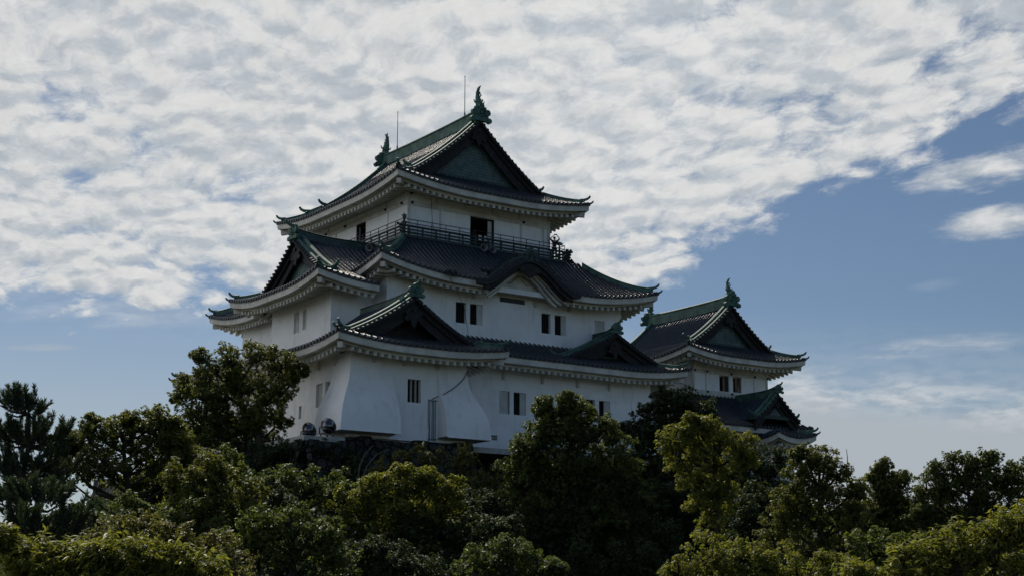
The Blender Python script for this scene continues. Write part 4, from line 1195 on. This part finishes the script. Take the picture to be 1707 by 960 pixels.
# person on the gallery with arms raised, holding a phone
def person_figure(base, yaw):
    t = thing('person', base, 'person in dark clothes at the right end of the gallery, raising a phone', 'person')
    d = V(math.cos(yaw), math.sin(yaw), 0); s_ = V(-d.y, d.x, 0); B = Vector(base)
    def P(x, f_, z): return B + s_ * x + d * f_ + V(0, 0, z)
    J = {}; verts, edges, rad = [], [], []
    def j(n, p, r, prev=None):
        J[n] = len(verts); verts.append(p); rad.append(r)
        if prev: edges.append((J[prev], J[n]))
    j('pelvis', P(0, 0, .95), (.155, .11)); j('waist', P(0, 0, 1.10), (.135, .10), 'pelvis'); j('chest', P(0, .01, 1.30), (.165, .115), 'waist'); j('uchest', P(0, 0, 1.42), (.15, .10), 'chest')
    j('neck', P(0, .01, 1.52), (.055, .055), 'uchest'); j('jaw', P(0, .03, 1.58), (.07, .08), 'neck'); j('head', P(0, .02, 1.66), (.080, .098), 'jaw'); j('crown', P(0, .01, 1.74), (.062, .075), 'head')
    for sg, k in ((-1, 'l'), (1, 'r')):
        j(k + 'sh', P(.19 * sg, 0, 1.45), (.062, .062), 'uchest'); j(k + 'el', P(.36 * sg, .12, 1.62), (.043, .043), k + 'sh'); j(k + 'wr', P(.15 * sg, .26, 1.80), (.028, .028), k + 'el')
        j(k + 'palm', P(.105 * sg, .28, 1.86), (.034, .018), k + 'wr')
        for f_, (dx, dz) in enumerate(((-.030, .075), (-.010, .085), (.010, .080), (.028, .065))):
            j(k + 'f%d' % f_, P((.105 - .02 + dx * .6) * sg, .29, 1.86 + dz * .6), (.009, .009), k + 'palm'); j(k + 'g%d' % f_, P((.08 + dx * .5) * sg, .32, 1.86 + dz), (.008, .008), k + 'f%d' % f_)
        j(k + 'th', P((.105 - .05) * sg, .26, 1.84), (.010, .010), k + 'palm'); j(k + 'th2', P((.105 - .075) * sg, .275, 1.865), (.008, .008), k + 'th')
        j(k + 'hip', P(.095 * sg, 0, .88), (.095, .095), 'pelvis'); j(k + 'kn', P(.11 * sg, .02, .48), (.060, .060), k + 'hip'); j(k + 'an', P(.115 * sg, -.02, .09), (.038, .038), k + 'kn'); j(k + 'toe', P(.13 * sg, .15, .035), (.040, .03), k + 'an')
    def skin(name, mat_, keys, grow, parent):
        idx = [J[q] for q in keys]; mp_ = {q: i for i, q in enumerate(idx)}
        me = bpy.data.meshes.new(name); me.from_pydata([verts[i] - B for i in idx], [(mp_[a_], mp_[b_]) for a_, b_ in edges if a_ in mp_ and b_ in mp_], [])
        me.materials.append(mat_)
        o = bpy.data.objects.new(name, me); col.objects.link(o); o.parent = parent
        m = o.modifiers.new('skin', 'SKIN'); m.use_smooth_shade = True
        for i, q in enumerate(idx):
            sv = me.skin_vertices[0].data[i]; sv.radius = (rad[q][0] + grow, rad[q][1] + grow); sv.use_root = (i == 0)
        sb = o.modifiers.new('sub', 'SUBSURF'); sb.levels = 1; sb.render_levels = 2
        return o
    skinm = mat('skin', (.42, .26, .18), .6, .3, var=.1); cloth = mat('dark_shirt', (.03, .032, .04), .9, .1, var=.2); trou = mat('dark_trousers', (.045, .045, .05), .9, .1, var=.2); hair = mat('black_hair', (.012, .01, .01), .6, .3, var=.2)
    body = skin('body', skinm, list(J), 0, t)
    skin('shirt', cloth, ['pelvis', 'waist', 'chest', 'uchest', 'lsh', 'lel', 'rsh', 'rel'], .018, body)
    skin('trousers', trou, ['pelvis', 'lhip', 'lkn', 'lan', 'rhip', 'rkn', 'ran'], .016, body)
    mb = MB(); mb.ball(P(0, -.015, 1.715), .108, 12, (1, 1, .95)); mb.build('hair', hair, None); h = bpy.data.objects['hair']; h.parent = body; h.matrix_parent_inverse = Matrix.Translation(-B)
    mb = MB()
    for sg in (-1, 1): mb.ball(P(.03 * sg, .115, 1.665), .012, 6)
    mb.beam(P(0, .10, 1.64), P(0, .135, 1.625), .025, .035); mb.beam(P(-.025, .112, 1.595), P(.025, .112, 1.595), .01, .01)
    f_ = mb.build('face', hair if False else skinm, None); f_.parent = body; f_.matrix_parent_inverse = Matrix.Translation(-B)
    ph = MB(); ph.beam(P(-.078, .30, 1.885), P(.078, .30, 1.885), .012, .078); o = ph.build('phone', M['iron']); tag(o, 'small dark phone held up in both hands on the gallery', 'phone')
person_figure((12.36, -.46, 26.90), R(250))

# ================================================================== trees
rng = np.random.default_rng(11)
def leaf_mat(name, c1, c2, trans=.38, rough=.52, spec=.22, tint=(1.25, 1.20, .45)):
    m = bpy.data.materials.new(name); m.use_nodes = True; t = m.node_tree; S.tree = t
    p = t.nodes['Principled BSDF']; out = t.nodes['Material Output']
    g = t.nodes.new('ShaderNodeNewGeometry'); c = t.nodes.new('ShaderNodeTexCoord')
    f = (S(g.outputs['Random Per Island']) * .75 + smooth(noise(c.outputs['Object'], .45, 3, .5), .35, .65) * .35).min(1.0)
    colr = mixc(f, c1, c2)
    t.links.new(colr, p.inputs['Base Color']); p.inputs['Roughness'].default_value = rough; p.inputs['Specular IOR Level'].default_value = spec
    tr = t.nodes.new('ShaderNodeBsdfTranslucent'); mu = t.nodes.new('ShaderNodeMix'); mu.data_type = 'RGBA'; mu.blend_type = 'MULTIPLY'; mu.inputs[0].default_value = 1.0
    t.links.new(colr, mu.inputs[6]); mu.inputs[7].default_value = (*[x * 1.5 for x in tint], 1); t.links.new(mu.outputs[2], tr.inputs[0])
    mx_ = t.nodes.new('ShaderNodeMixShader'); mx_.inputs[0].default_value = trans
    t.links.new(p.outputs[0], mx_.inputs[1]); t.links.new(tr.outputs[0], mx_.inputs[2]); t.links.new(mx_.outputs[0], out.inputs[0])
    return m
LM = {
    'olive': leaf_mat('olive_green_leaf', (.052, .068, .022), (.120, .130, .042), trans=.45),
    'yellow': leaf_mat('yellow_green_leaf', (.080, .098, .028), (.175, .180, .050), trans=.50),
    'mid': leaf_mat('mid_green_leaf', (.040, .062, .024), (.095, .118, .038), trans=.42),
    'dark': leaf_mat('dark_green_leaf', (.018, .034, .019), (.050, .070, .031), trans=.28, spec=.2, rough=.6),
    'pine': leaf_mat('pine_needle', (.020, .038, .024), (.050, .070, .040), trans=.2),
    'dry': leaf_mat('dry_olive_leaf', (.060, .068, .028), (.130, .128, .052), trans=.42),
}
M['bark'] = mat('dark_bark', (.050, .042, .034), .95, .2, vscale=4, second=(.022, .019, .017), bump=.6, bscale=18)

def leaves_mesh(name, centers, normals, size, aspect, mat_, parent, droop=0.0, T=None):
    n = len(centers)
    nn = normals / np.maximum(np.linalg.norm(normals, axis=1, keepdims=True), 1e-6)
    r = rng.normal(size=(n, 3)); r[:, 2] -= droop
    if T is not None: r = T
    t = r - nn * np.sum(r * nn, axis=1, keepdims=True); t /= np.maximum(np.linalg.norm(t, axis=1, keepdims=True), 1e-6)
    b = np.cross(nn, t)
    L = (size * rng.uniform(.65, 1.3, n))[:, None]; Wd = L * aspect
    v = np.empty((n, 4, 3))
    v[:, 0] = centers - t * L * .5; v[:, 1] = centers + b * Wd * .5 + nn * L * .06; v[:, 2] = centers + t * L * .5 - nn * L * .05; v[:, 3] = centers - b * Wd * .5 + nn * L * .06
    off = ORIG.get(parent.name, V(0, 0, 0)) if parent else V(0, 0, 0)
    v -= np.array(off)
    me = bpy.data.meshes.new(name); me.vertices.add(n * 4); me.vertices.foreach_set('co', v.astype(np.float32).ravel())
    me.loops.add(n * 4); me.loops.foreach_set('vertex_index', np.arange(n * 4, dtype=np.int32))
    me.polygons.add(n); me.polygons.foreach_set('loop_start', np.arange(0, n * 4, 4, dtype=np.int32)); me.polygons.foreach_set('loop_total', np.full(n, 4, dtype=np.int32))
    me.materials.append(mat_); me.update(calc_edges=True)
    o = bpy.data.objects.new(name, me); col.objects.link(o)
    if parent: o.parent = parent
    return o

def sphere_pts(n):
    p = rng.normal(size=(n, 3)); return p / np.linalg.norm(p, axis=1, keepdims=True)

NLEAF = 0
def tree(label, kind, dist, lobes, base=None, lm='mid', leaf=.17, aspect=.5, dens=1.0, droop=.2, name='tree', cat='tree', squash=.85, group='trees on the castle hill', trunk_r=.22, clumpy=1.0, fill=.25, twigs=True):
    """lobes: (px, py, radius in photo px, depth offset in m); the crown stands at its real distance"""
    L3 = []
    for l in lobes:
        dd = dist + (l[3] if len(l) > 3 else 0.0)
        L3.append((np.array(at(l[0], l[1], dd)), l[2] * 1.05 * dd / F_PX))
    cen = sum(c for c, r in L3) / len(L3)
    if base is None: bx, by = cen[0], cen[1]
    else:
        b_ = at(base, 900, dist); bx, by = b_.x, b_.y
    bz = ground_z(bx, by) - .1
    t = thing(name, (bx, by, bz), label, cat, group)
    C_, N_, T_ = [], [], []
    tips = []
    for c, r in L3:
        nc = max(10, int(26 * clumpy * min(2.0, max(.6, r / 1.3))))
        rc = max(.20, r * .27 / math.sqrt(clumpy))
        cp = sphere_pts(nc) * rng.uniform(.40, 1.10, (nc, 1)) * r; cp[:, 2] *= squash
        cp[:, 2] += .06 * r
        for q in cp:
            sz = rng.uniform(.55, 1.35); rr = rc * sz
            ns = int(dens * 5.5 * (rr / (leaf * 1.25)) ** 2) + 4; k = 9
            # sprigs over the upper and outer side of the clump
            p = sphere_pts(ns); p[:, 2] = p[:, 2] * .8 + .15; p *= rng.uniform(.55, 1.12, (ns, 1)) * rr
            so = np.repeat(c + q + p, k, axis=0); out = np.repeat(p / rr * .9 + q / r * .35 + np.array([0, 0, .35]), k, axis=0)
            t_ = out * .55 + rng.normal(size=(ns * k, 3)) * .75; t_[:, 2] -= droop; t_ /= np.linalg.norm(t_, axis=1, keepdims=True)
            C_.append(so + t_ * leaf * .55); T_.append(t_); N_.append(out * .4 + rng.normal(size=(ns * k, 3)) * .55 + np.array([0, 0, .7]))
            tips.append((c, c + q))
        nf = int(dens * fill * 16 * (r / leaf) ** 2)
        p = sphere_pts(nf) * (rng.uniform(.1, .8, (nf, 1)) ** .5) * r; p[:, 2] *= squash
        C_.append(c + p); N_.append(rng.normal(size=(nf, 3)) + np.array([0, 0, .4])); T_.append(rng.normal(size=(nf, 3)))
    global NLEAF
    NLEAF += sum(len(x) for x in C_)
    leaves_mesh('crown', np.concatenate(C_), np.concatenate(N_), leaf, aspect, LM[lm], t, droop, np.concatenate(T_))
    # trunk and limbs
    mb = MB(); B = V(bx, by, bz); top = Vector(min(L3, key=lambda q: -q[0][2])[0])
    hi = max(c[2] for c, r in L3); apex = V(cen[0] + rng.uniform(-.3, .3), cen[1], cen[2] + (hi - cen[2]) * .6)
    stem = [B, B.lerp(apex, .33) + V(rng.uniform(-.25, .25), .1, 0), B.lerp(apex, .66) + V(rng.uniform(-.3, .3), 0, 0), apex]
    mb.tube(stem, [trunk_r * 1.3, trunk_r, trunk_r * .65, trunk_r * .2], 8)
    for c, r in L3:
        c = Vector(c); hz = math.hypot(c.x - stem[2].x, c.y - stem[2].y)
        f_ = max(.12, min(.92, (c.z - hz * .75 - B.z) / max(apex.z - B.z, .1))); k_ = min(2, int(f_ * 3)); s0 = stem[k_].lerp(stem[k_ + 1], f_ * 3 - k_)
        L_ = (c - s0).length; m_ = s0.lerp(c, .5) + V(rng.uniform(-.12, .12) * L_, rng.uniform(-.12, .12) * L_, -.10 * L_)
        mb.tube([s0, m_, c, c + V(0, 0, r * .4)], [trunk_r * .38, trunk_r * .26, trunk_r * .15, .02], 6)
    if twigs:
        for c, q in tips[::2]:
            c, q = Vector(c), Vector(q); m_ = c.lerp(q, .5) + V(0, 0, -.1 * (q - c).length)
            mb.tube([c, m_, q], [trunk_r * .16 + .01, .025, .012], 4, False)
    mb.build('trunk', M['bark'], t)
    return t

def pine(label, dist, lobes, base, trunk_top, lm='pine', needle=.24):
    """open pine: tufts of needles along spreading boughs; lobes: (px, py, length px, depth)"""
    b_ = at(base, 900, dist); bz = ground_z(b_.x, b_.y) - .1
    t = thing('pine_tree', (b_.x, b_.y, bz), label, 'pine tree', 'trees on the castle hill')
    mb = MB(); tt = at(*trunk_top, dist); B = V(b_.x, b_.y, bz)
    path = [B.lerp(tt, k / 6) + V(.25 * math.sin(k * 1.3), .2 * math.cos(k), 0) * (1 if 0 < k < 6 else 0) for k in range(7)]
    mb.tube(path, [.26 - .03 * k for k in range(7)], 8)
    C_, N_, T_ = [], [], []
    for px, py, ln, dep in lobes:
        tip = at(px, py, dist + dep); L_ = ln * dist / F_PX
        k = min(range(7), key=lambda i: abs(path[i].z - (tip.z - L_ * .35))); s0 = path[k]
        bough = [s0, s0.lerp(tip, .5) + V(0, 0, -.15), tip]
        mb.tube(bough, [.07, .045, .02], 6)
        # side shoots, each a brush of needles pointing up
        for m_ in range(int(8 + L_ * 4)):
            f_ = rng.uniform(.25, 1.05); p0 = s0.lerp(tip, f_) + V(rng.normal() * .28, rng.normal() * .28, rng.uniform(-.1, .1))
            dirn = (V(rng.normal() * .30, rng.normal() * .30, 1.3) + (tip - s0).normalized() * .7).normalized(); sl = rng.uniform(.5, 1.15) * (.6 + L_ * .2)
            mb.tube([p0, p0 + dirn * sl], [.02, .01], 4, False)
            nn = int(150 * sl)
            q = rng.uniform(.1, 1.05, nn)[:, None] * np.array(dirn) * sl + np.array(p0)
            rd = sphere_pts(nn) * .6 + np.array(dirn) * .8; rd /= np.linalg.norm(rd, axis=1, keepdims=True)
            C_.append(q + rd * needle * .5); T_.append(rd)
    C_ = np.concatenate(C_); T_ = np.concatenate(T_)
    # needles as slim blades
    n = len(C_); b = np.cross(T_, rng.normal(size=(n, 3))); b /= np.linalg.norm(b, axis=1, keepdims=True)
    v = np.empty((n, 4, 3)); wd = .018
    v[:, 0] = C_ - T_ * needle * .5; v[:, 1] = C_ + b * wd; v[:, 2] = C_ + T_ * needle * .5; v[:, 3] = C_ - b * wd
    v -= np.array(ORIG[t.name])
    me = bpy.data.meshes.new('crown'); me.vertices.add(n * 4); me.vertices.foreach_set('co', v.astype(np.float32).ravel())
    me.loops.add(n * 4); me.loops.foreach_set('vertex_index', np.arange(n * 4, dtype=np.int32))
    me.polygons.add(n); me.polygons.foreach_set('loop_start', np.arange(0, n * 4, 4, dtype=np.int32)); me.polygons.foreach_set('loop_total', np.full(n, 4, dtype=np.int32))
    me.materials.append(LM[lm]); me.update(calc_edges=True)
    o = bpy.data.objects.new('crown', me); col.objects.link(o); o.parent = t
    mb.build('trunk', M['bark'], t)
    return t

# --- far left pine
pine('dark open pine at the left edge with upturned needle brushes', 66, [(10, 688, 40, 0), (40, 675, 40, 0), (75, 710, 45, 1), (100, 726, 40, 0), (20, 720, 50, -1), (55, 740, 50, 1), (5, 755, 50, 0), (90, 765, 45, -1), (30, 780, 50, 0), (115, 740, 30, 1), (-20, 710, 50, 0), (70, 800, 50, 0), (110, 790, 40, 1), (-25, 780, 50, 0), (20, 820, 50, 0), (-10, 670, 30, 1), (128, 776, 26, 0), (60, 692, 30, 0), (25, 670, 26, 0), (90, 745, 40, 0), (40, 755, 40, 1), (15, 795, 45, 0), (60, 820, 45, 0), (100, 815, 40, 0), (5, 735, 40, 0)], 45, (48, 690))
pine('low dark pine in front of the taller left-edge pine', 52, [(20, 840, 50, 0), (60, 825, 50, 1), (100, 840, 50, 0), (140, 860, 45, 0), (0, 870, 50, 0), (50, 880, 50, -1), (110, 885, 50, 0), (150, 895, 40, 0), (-20, 830, 50, 0), (30, 905, 50, 0), (90, 920, 50, 0)], 60, (60, 850))
# --- left middle broad tree
tree('broad olive-green tree between the left pine and the tall tree by the keep', 'b', 70, [(150, 740, 42), (200, 725, 40), (255, 722, 42), (290, 735, 34), (120, 775, 38), (170, 785, 42, -1), (235, 770, 46), (285, 780, 36), (225, 808, 30, 1), (105, 755, 24), (265, 700, 22), (215, 700, 18), (150, 705, 16), (120, 740, 24), (95, 785, 26), (85, 745, 16), (300, 745, 30), (318, 770, 26), (290, 710, 18)], base=235, lm='olive', leaf=.15, dens=.75, clumpy=1.5, fill=.08)
tree('small dark tree under the broad olive tree at left', 'b', 74, [(275, 820, 40), (245, 850, 36), (300, 850, 40), (258, 825, 26)], base=270, lm='dark', leaf=.17)
# --- tall tree before the keep's left wall
tree('tall dense tree rising in front of the keep\'s left wall', 'b', 88, [(345, 628, 34), (385, 602, 30), (430, 594, 30), (470, 612, 32), (492, 628, 22), (400, 640, 42), (455, 650, 36, -1), (340, 668, 36, -1), (380, 690, 42), (435, 690, 36, -1), (470, 700, 20), (320, 700, 26), (300, 725, 22), (345, 728, 32), (395, 735, 26), (335, 596, 16), (310, 640, 20), (300, 662, 16), (505, 618, 14), (365, 720, 30), (420, 715, 30), (455, 735, 22), (325, 745, 28), (375, 755, 28)], base=432, lm='olive', leaf=.15, dens=.85, clumpy=1.5, fill=.10, trunk_r=.34)
mb = MB(); mb.tube([at(447, 770, 87.5), at(436, 738, 87.5), at(424, 715, 87.6), at(415, 690, 87.8)], [.36, .30, .24, .16], 9)
# --- shrubs in front of the terrace
tree('dark low spreading bush right below the two floodlights', 'b', 84, [(440, 766, 34), (485, 758, 30), (530, 758, 28), (566, 764, 24), (592, 776, 22), (455, 800, 36), (510, 800, 36), (560, 806, 26), (415, 800, 34), (600, 805, 18)], base=505, lm='dark', leaf=.15, name='bush', cat='bush', dens=1.0)
tree('slim dark sapling trunk with leaves below the spreading bush', 'b', 78, [(515, 835, 30), (520, 870, 32), (545, 845, 24)], base=517, lm='dark', leaf=.15)
# --- mid left
tree('loose green tree below the tall tree, with pale yellowish tips', 'b', 62, [(300, 795, 34), (345, 780, 30), (375, 800, 34), (330, 830, 40), (290, 840, 34), (385, 845, 40), (420, 830, 30), (350, 880, 44), (300, 885, 40)], base=345, lm='olive', leaf=.16)
tree('dull green thin-leaved tree left of the centre, below the dark bush', 'b', 56, [(430, 880, 40), (480, 870, 38), (455, 915, 44), (400, 920, 42), (510, 905, 40), (545, 890, 34), (560, 930, 44)], base=470, lm='mid', leaf=.15, dens=.9)
tree('leafy tree with bright yellow-green top below the left stone-dropping bay', 'b', 72, [(640, 820, 34), (690, 808, 30), (725, 812, 28), (665, 790, 22), (702, 795, 22), (610, 840, 32), (655, 860, 38), (710, 850, 38), (750, 845, 30), (590, 870, 30), (620, 895, 34), (690, 895, 38), (620, 810, 24), (760, 815, 24), (575, 835, 26)], base=670, lm='yellow', leaf=.16)
tree('sparse dry shrub with thin upright twigs below the stone wall', 'b', 80, [(640, 783, 22), (665, 765, 22), (700, 758, 22), (730, 763, 22), (620, 801, 20), (760, 783, 24), (790, 778, 24), (745, 805, 24), (800, 808, 28), (835, 783, 22), (775, 758, 16), (850, 808, 22)], base=720, lm='dry', leaf=.13, dens=.42, fill=.05, name='shrub', cat='shrub', trunk_r=.08)
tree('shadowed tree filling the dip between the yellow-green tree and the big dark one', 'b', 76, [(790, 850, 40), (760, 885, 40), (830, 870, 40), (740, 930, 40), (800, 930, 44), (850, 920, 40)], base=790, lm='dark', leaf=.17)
# --- big dark tree
tree('big dense dark evergreen in front of the keep\'s right-hand windows', 'b', 78, [(922, 700, 36), (965, 690, 34), (900, 735, 40), (950, 735, 46), (1000, 720, 36), (1022, 752, 34), (880, 778, 40), (935, 790, 50), (995, 790, 46), (1040, 800, 34), (868, 820, 34), (910, 850, 50), (970, 860, 54), (1030, 860, 44), (1060, 830, 30), (908, 678, 18), (950, 668, 18), (872, 748, 18), (940, 915, 50), (1010, 920, 50), (890, 905, 40)], base=960, lm='mid', leaf=.16, dens=1.1, trunk_r=.4, clumpy=1.25)
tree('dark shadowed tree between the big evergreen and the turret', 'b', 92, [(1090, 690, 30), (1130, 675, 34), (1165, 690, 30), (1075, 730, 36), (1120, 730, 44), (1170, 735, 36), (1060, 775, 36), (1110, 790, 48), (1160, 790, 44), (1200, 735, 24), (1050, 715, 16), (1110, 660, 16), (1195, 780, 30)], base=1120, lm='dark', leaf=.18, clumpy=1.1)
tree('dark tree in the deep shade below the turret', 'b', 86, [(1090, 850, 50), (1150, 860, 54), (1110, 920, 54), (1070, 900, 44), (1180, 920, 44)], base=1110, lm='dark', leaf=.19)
tree('grey-green thin bush against the turret stone base', 'b', 90, [(1230, 760, 30), (1260, 770, 30), (1290, 790, 28), (1250, 800, 34), (1300, 760, 16), (1215, 800, 30), (1275, 830, 34)], base=1250, lm='dark', leaf=.15, dens=.7, name='bush', cat='bush')
# --- yellow-green camphor
tree('bright yellow-green camphor tree with a leaning trunk below the turret', 'b', 62, [(1122, 735, 24), (1150, 728, 22), (1180, 712, 16), (1205, 735, 24), (1235, 745, 24), (1135, 765, 28), (1175, 762, 26), (1215, 775, 26), (1245, 765, 16), (1150, 800, 26), (1190, 810, 28), (1165, 840, 26), (1200, 850, 26), (1185, 880, 26), (1210, 820, 22), (1152, 703, 9)], base=1210, lm='yellow', leaf=.13, aspect=.42, dens=.75, trunk_r=.20, clumpy=1.6, fill=.06)
tree('dense round tree with a bright top at the bottom edge, below the camphor', 'b', 42, [(1180, 935, 44), (1240, 930, 46), (1290, 940, 40), (1130, 960, 40), (1200, 985, 60), (1280, 985, 60), (1330, 960, 36), (1385, 955, 34), (1420, 975, 44)], base=1240, lm='yellow', leaf=.10, dens=.95)
# --- right trees
tree('upright rounded tree right of the turret base, with a bare twig beside it', 'b', 66, [(1345, 765, 26), (1375, 770, 24), (1330, 790, 22), (1395, 790, 22), (1350, 815, 32), (1390, 825, 32), (1310, 830, 28), (1300, 865, 32), (1345, 865, 40), (1395, 870, 40), (1430, 850, 28), (1290, 900, 30), (1340, 915, 40), (1400, 915, 40), (1430, 815, 18), (1328, 757, 10)], base=1365, lm='olive', leaf=.13, dens=.75, clumpy=1.6, fill=.06)
tree('small-crowned tree standing in the gap of open sky at right', 'b', 70, [(1470, 778, 13), (1475, 800, 20), (1500, 800, 16), (1462, 820, 18), (1490, 828, 24), (1455, 850, 26), (1500, 855, 28), (1470, 885, 34), (1515, 888, 30), (1455, 796, 8), (1480, 845, 22), (1445, 880, 30), (1490, 910, 34)], base=1480, lm='olive', leaf=.13, dens=.75, clumpy=1.6, fill=.06)
tree('dark distant trees closing the gap at right', 'b', 100, [(1440, 850, 30), (1480, 855, 30), (1520, 845, 30), (1550, 850, 30), (1420, 880, 34), (1580, 870, 34)], base=1500, lm='dark', leaf=.2)
tree('wide loose-crowned tree at the far right with sky showing through', 'b', 68, [(1560, 785, 18), (1590, 775, 20), (1620, 775, 18), (1650, 768, 17), (1545, 815, 26), (1580, 815, 26), (1635, 800, 22), (1665, 800, 24), (1690, 790, 22), (1560, 850, 34), (1610, 850, 32), (1655, 840, 34), (1700, 830, 34), (1540, 885, 34), (1590, 890, 38), (1645, 885, 40), (1700, 880, 40), (1720, 790, 26), (1605, 800, 14), (1570, 825, 18), (1625, 825, 20), (1680, 815, 20), (1530, 860, 26)], base=1630, lm='mid', leaf=.13, dens=.70, clumpy=1.6, fill=.05)
tree('foreground tree with bright drooping leaves in the lower right corner', 'b', 34, [(1600, 905, 34), (1650, 890, 34), (1695, 880, 36), (1550, 925, 34), (1515, 930, 26), (1590, 950, 50), (1660, 945, 54), (1720, 930, 50), (1520, 965, 40), (1460, 975, 40), (1425, 960, 20)], base=1640, lm='yellow', leaf=.17, aspect=.28, dens=.7, droop=1.2, fill=.12, clumpy=1.3)
# --- bottom centre and left foreground
tree('round green treetop at the bottom edge near the middle', 'b', 46, [(820, 925, 34), (860, 920, 30), (790, 955, 38), (845, 960, 46), (900, 955, 34), (925, 950, 14)], base=840, lm='mid', leaf=.11, dens=1.0)
tree('foreground tree with long yellowish drooping leaves in the lower left corner', 'b', 30, [(30, 930, 34), (80, 935, 36), (130, 925, 34), (180, 930, 36), (230, 925, 34), (60, 965, 50), (150, 965, 54), (240, 960, 50), (310, 950, 36), (0, 895, 16), (350, 970, 40), (290, 930, 20)], base=150, lm='yellow', leaf=.19, aspect=.24, dens=.62, droop=1.3, fill=.12, clumpy=1.3)
tree('dull thin-leaved tree behind the lower left foreground leaves', 'b', 48, [(190, 885, 36), (240, 880, 34), (160, 905, 36), (290, 900, 36), (330, 925, 44), (390, 950, 50), (250, 915, 40)], base=250, lm='dry', leaf=.13, dens=.7)
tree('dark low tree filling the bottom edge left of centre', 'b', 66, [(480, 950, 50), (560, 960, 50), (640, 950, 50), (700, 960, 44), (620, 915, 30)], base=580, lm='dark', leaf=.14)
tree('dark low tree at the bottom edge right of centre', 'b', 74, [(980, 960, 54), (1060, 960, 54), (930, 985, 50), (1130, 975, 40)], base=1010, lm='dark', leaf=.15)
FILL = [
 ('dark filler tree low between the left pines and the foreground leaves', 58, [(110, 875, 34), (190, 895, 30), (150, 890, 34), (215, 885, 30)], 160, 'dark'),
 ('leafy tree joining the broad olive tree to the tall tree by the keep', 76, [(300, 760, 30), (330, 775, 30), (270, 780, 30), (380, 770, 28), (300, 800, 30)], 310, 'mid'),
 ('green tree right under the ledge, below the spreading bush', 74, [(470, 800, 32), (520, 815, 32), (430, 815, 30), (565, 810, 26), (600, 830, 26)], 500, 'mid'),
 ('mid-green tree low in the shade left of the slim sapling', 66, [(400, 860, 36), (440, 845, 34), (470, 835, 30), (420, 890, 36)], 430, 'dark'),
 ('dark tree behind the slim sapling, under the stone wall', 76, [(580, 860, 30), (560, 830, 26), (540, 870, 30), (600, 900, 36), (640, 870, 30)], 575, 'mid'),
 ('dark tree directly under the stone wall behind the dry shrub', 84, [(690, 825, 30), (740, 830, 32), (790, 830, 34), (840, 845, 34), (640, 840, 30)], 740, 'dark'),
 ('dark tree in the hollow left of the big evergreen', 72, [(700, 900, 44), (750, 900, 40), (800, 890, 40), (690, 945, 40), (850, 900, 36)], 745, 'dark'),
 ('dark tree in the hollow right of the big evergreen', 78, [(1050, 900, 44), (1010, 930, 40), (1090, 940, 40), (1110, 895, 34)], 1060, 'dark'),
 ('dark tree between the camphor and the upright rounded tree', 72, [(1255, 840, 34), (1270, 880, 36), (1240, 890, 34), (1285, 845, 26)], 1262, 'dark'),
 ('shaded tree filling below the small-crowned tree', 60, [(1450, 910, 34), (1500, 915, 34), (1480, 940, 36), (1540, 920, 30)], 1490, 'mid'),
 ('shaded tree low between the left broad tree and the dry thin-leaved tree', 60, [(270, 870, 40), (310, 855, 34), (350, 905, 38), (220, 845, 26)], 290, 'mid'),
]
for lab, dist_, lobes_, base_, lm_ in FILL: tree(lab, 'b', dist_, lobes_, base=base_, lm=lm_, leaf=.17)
mb.build('leaning_trunk', M['bark'], None)
lt = bpy.data.objects['leaning_trunk']
for o in bpy.data.objects:
    if o.get('label', '').startswith('tall dense tree rising'): lt.parent = o; lt.matrix_parent_inverse = Matrix.Translation(-o.location)

# bare twigs
def bare(label, pts, dist, r=.03):
    mb = MB(); P_ = [at(x, y, dist) for x, y in pts]; b = V(P_[0].x, P_[0].y, ground_z(P_[0].x, P_[0].y))
    t = thing('bare_sapling', b, label, 'sapling')
    mb.tube([b, *P_], [r * 1.6, *[r * (1 - .8 * i / len(P_)) for i in range(len(P_))]], 6); mb.build('stem', M['twig'], t)
M['twig'] = mat('pale_bare_twig', (.16, .14, .11), .9, .2, vscale=5)
bare('thin bare twig poking into the sky right of the turret', [(1415, 835), (1410, 790), (1413, 765), (1411, 748)], 66, .035)
bare('thin crooked bare twig beside the small-crowned tree', [(1424, 830), (1420, 800), (1418, 790), (1423, 776)], 67, .03)
bare('bare curved branch in front of the stone wall, nearest the flared corner', [(596, 800), (600, 775), (608, 757), (622, 742)], 82, .035)
bare('pale arching branch in front of the stone wall, further right', [(603, 800), (612, 776), (628, 757), (650, 748)], 82, .035)

# undergrowth on the hill
n_ = 150000
ux = rng.uniform(-60, 70, n_); uy = rng.uniform(-60, 5, n_)
uz = np.array([ground_z(x, y) for x, y in zip(ux, uy)])
bump = .5 + .5 * np.sin(ux * .9) * np.cos(uy * .8)
cc = np.stack([ux, uy, uz + rng.uniform(0, 1.5, n_) * (.25 + bump)], 1)
o = leaves_mesh('undergrowth', cc, rng.normal(size=(n_, 3)), .34, .6, LM['dark'], None)
tag(o, 'dark low undergrowth covering the castle hill', 'undergrowth', kind='stuff')

print('LEAVES', NLEAF)
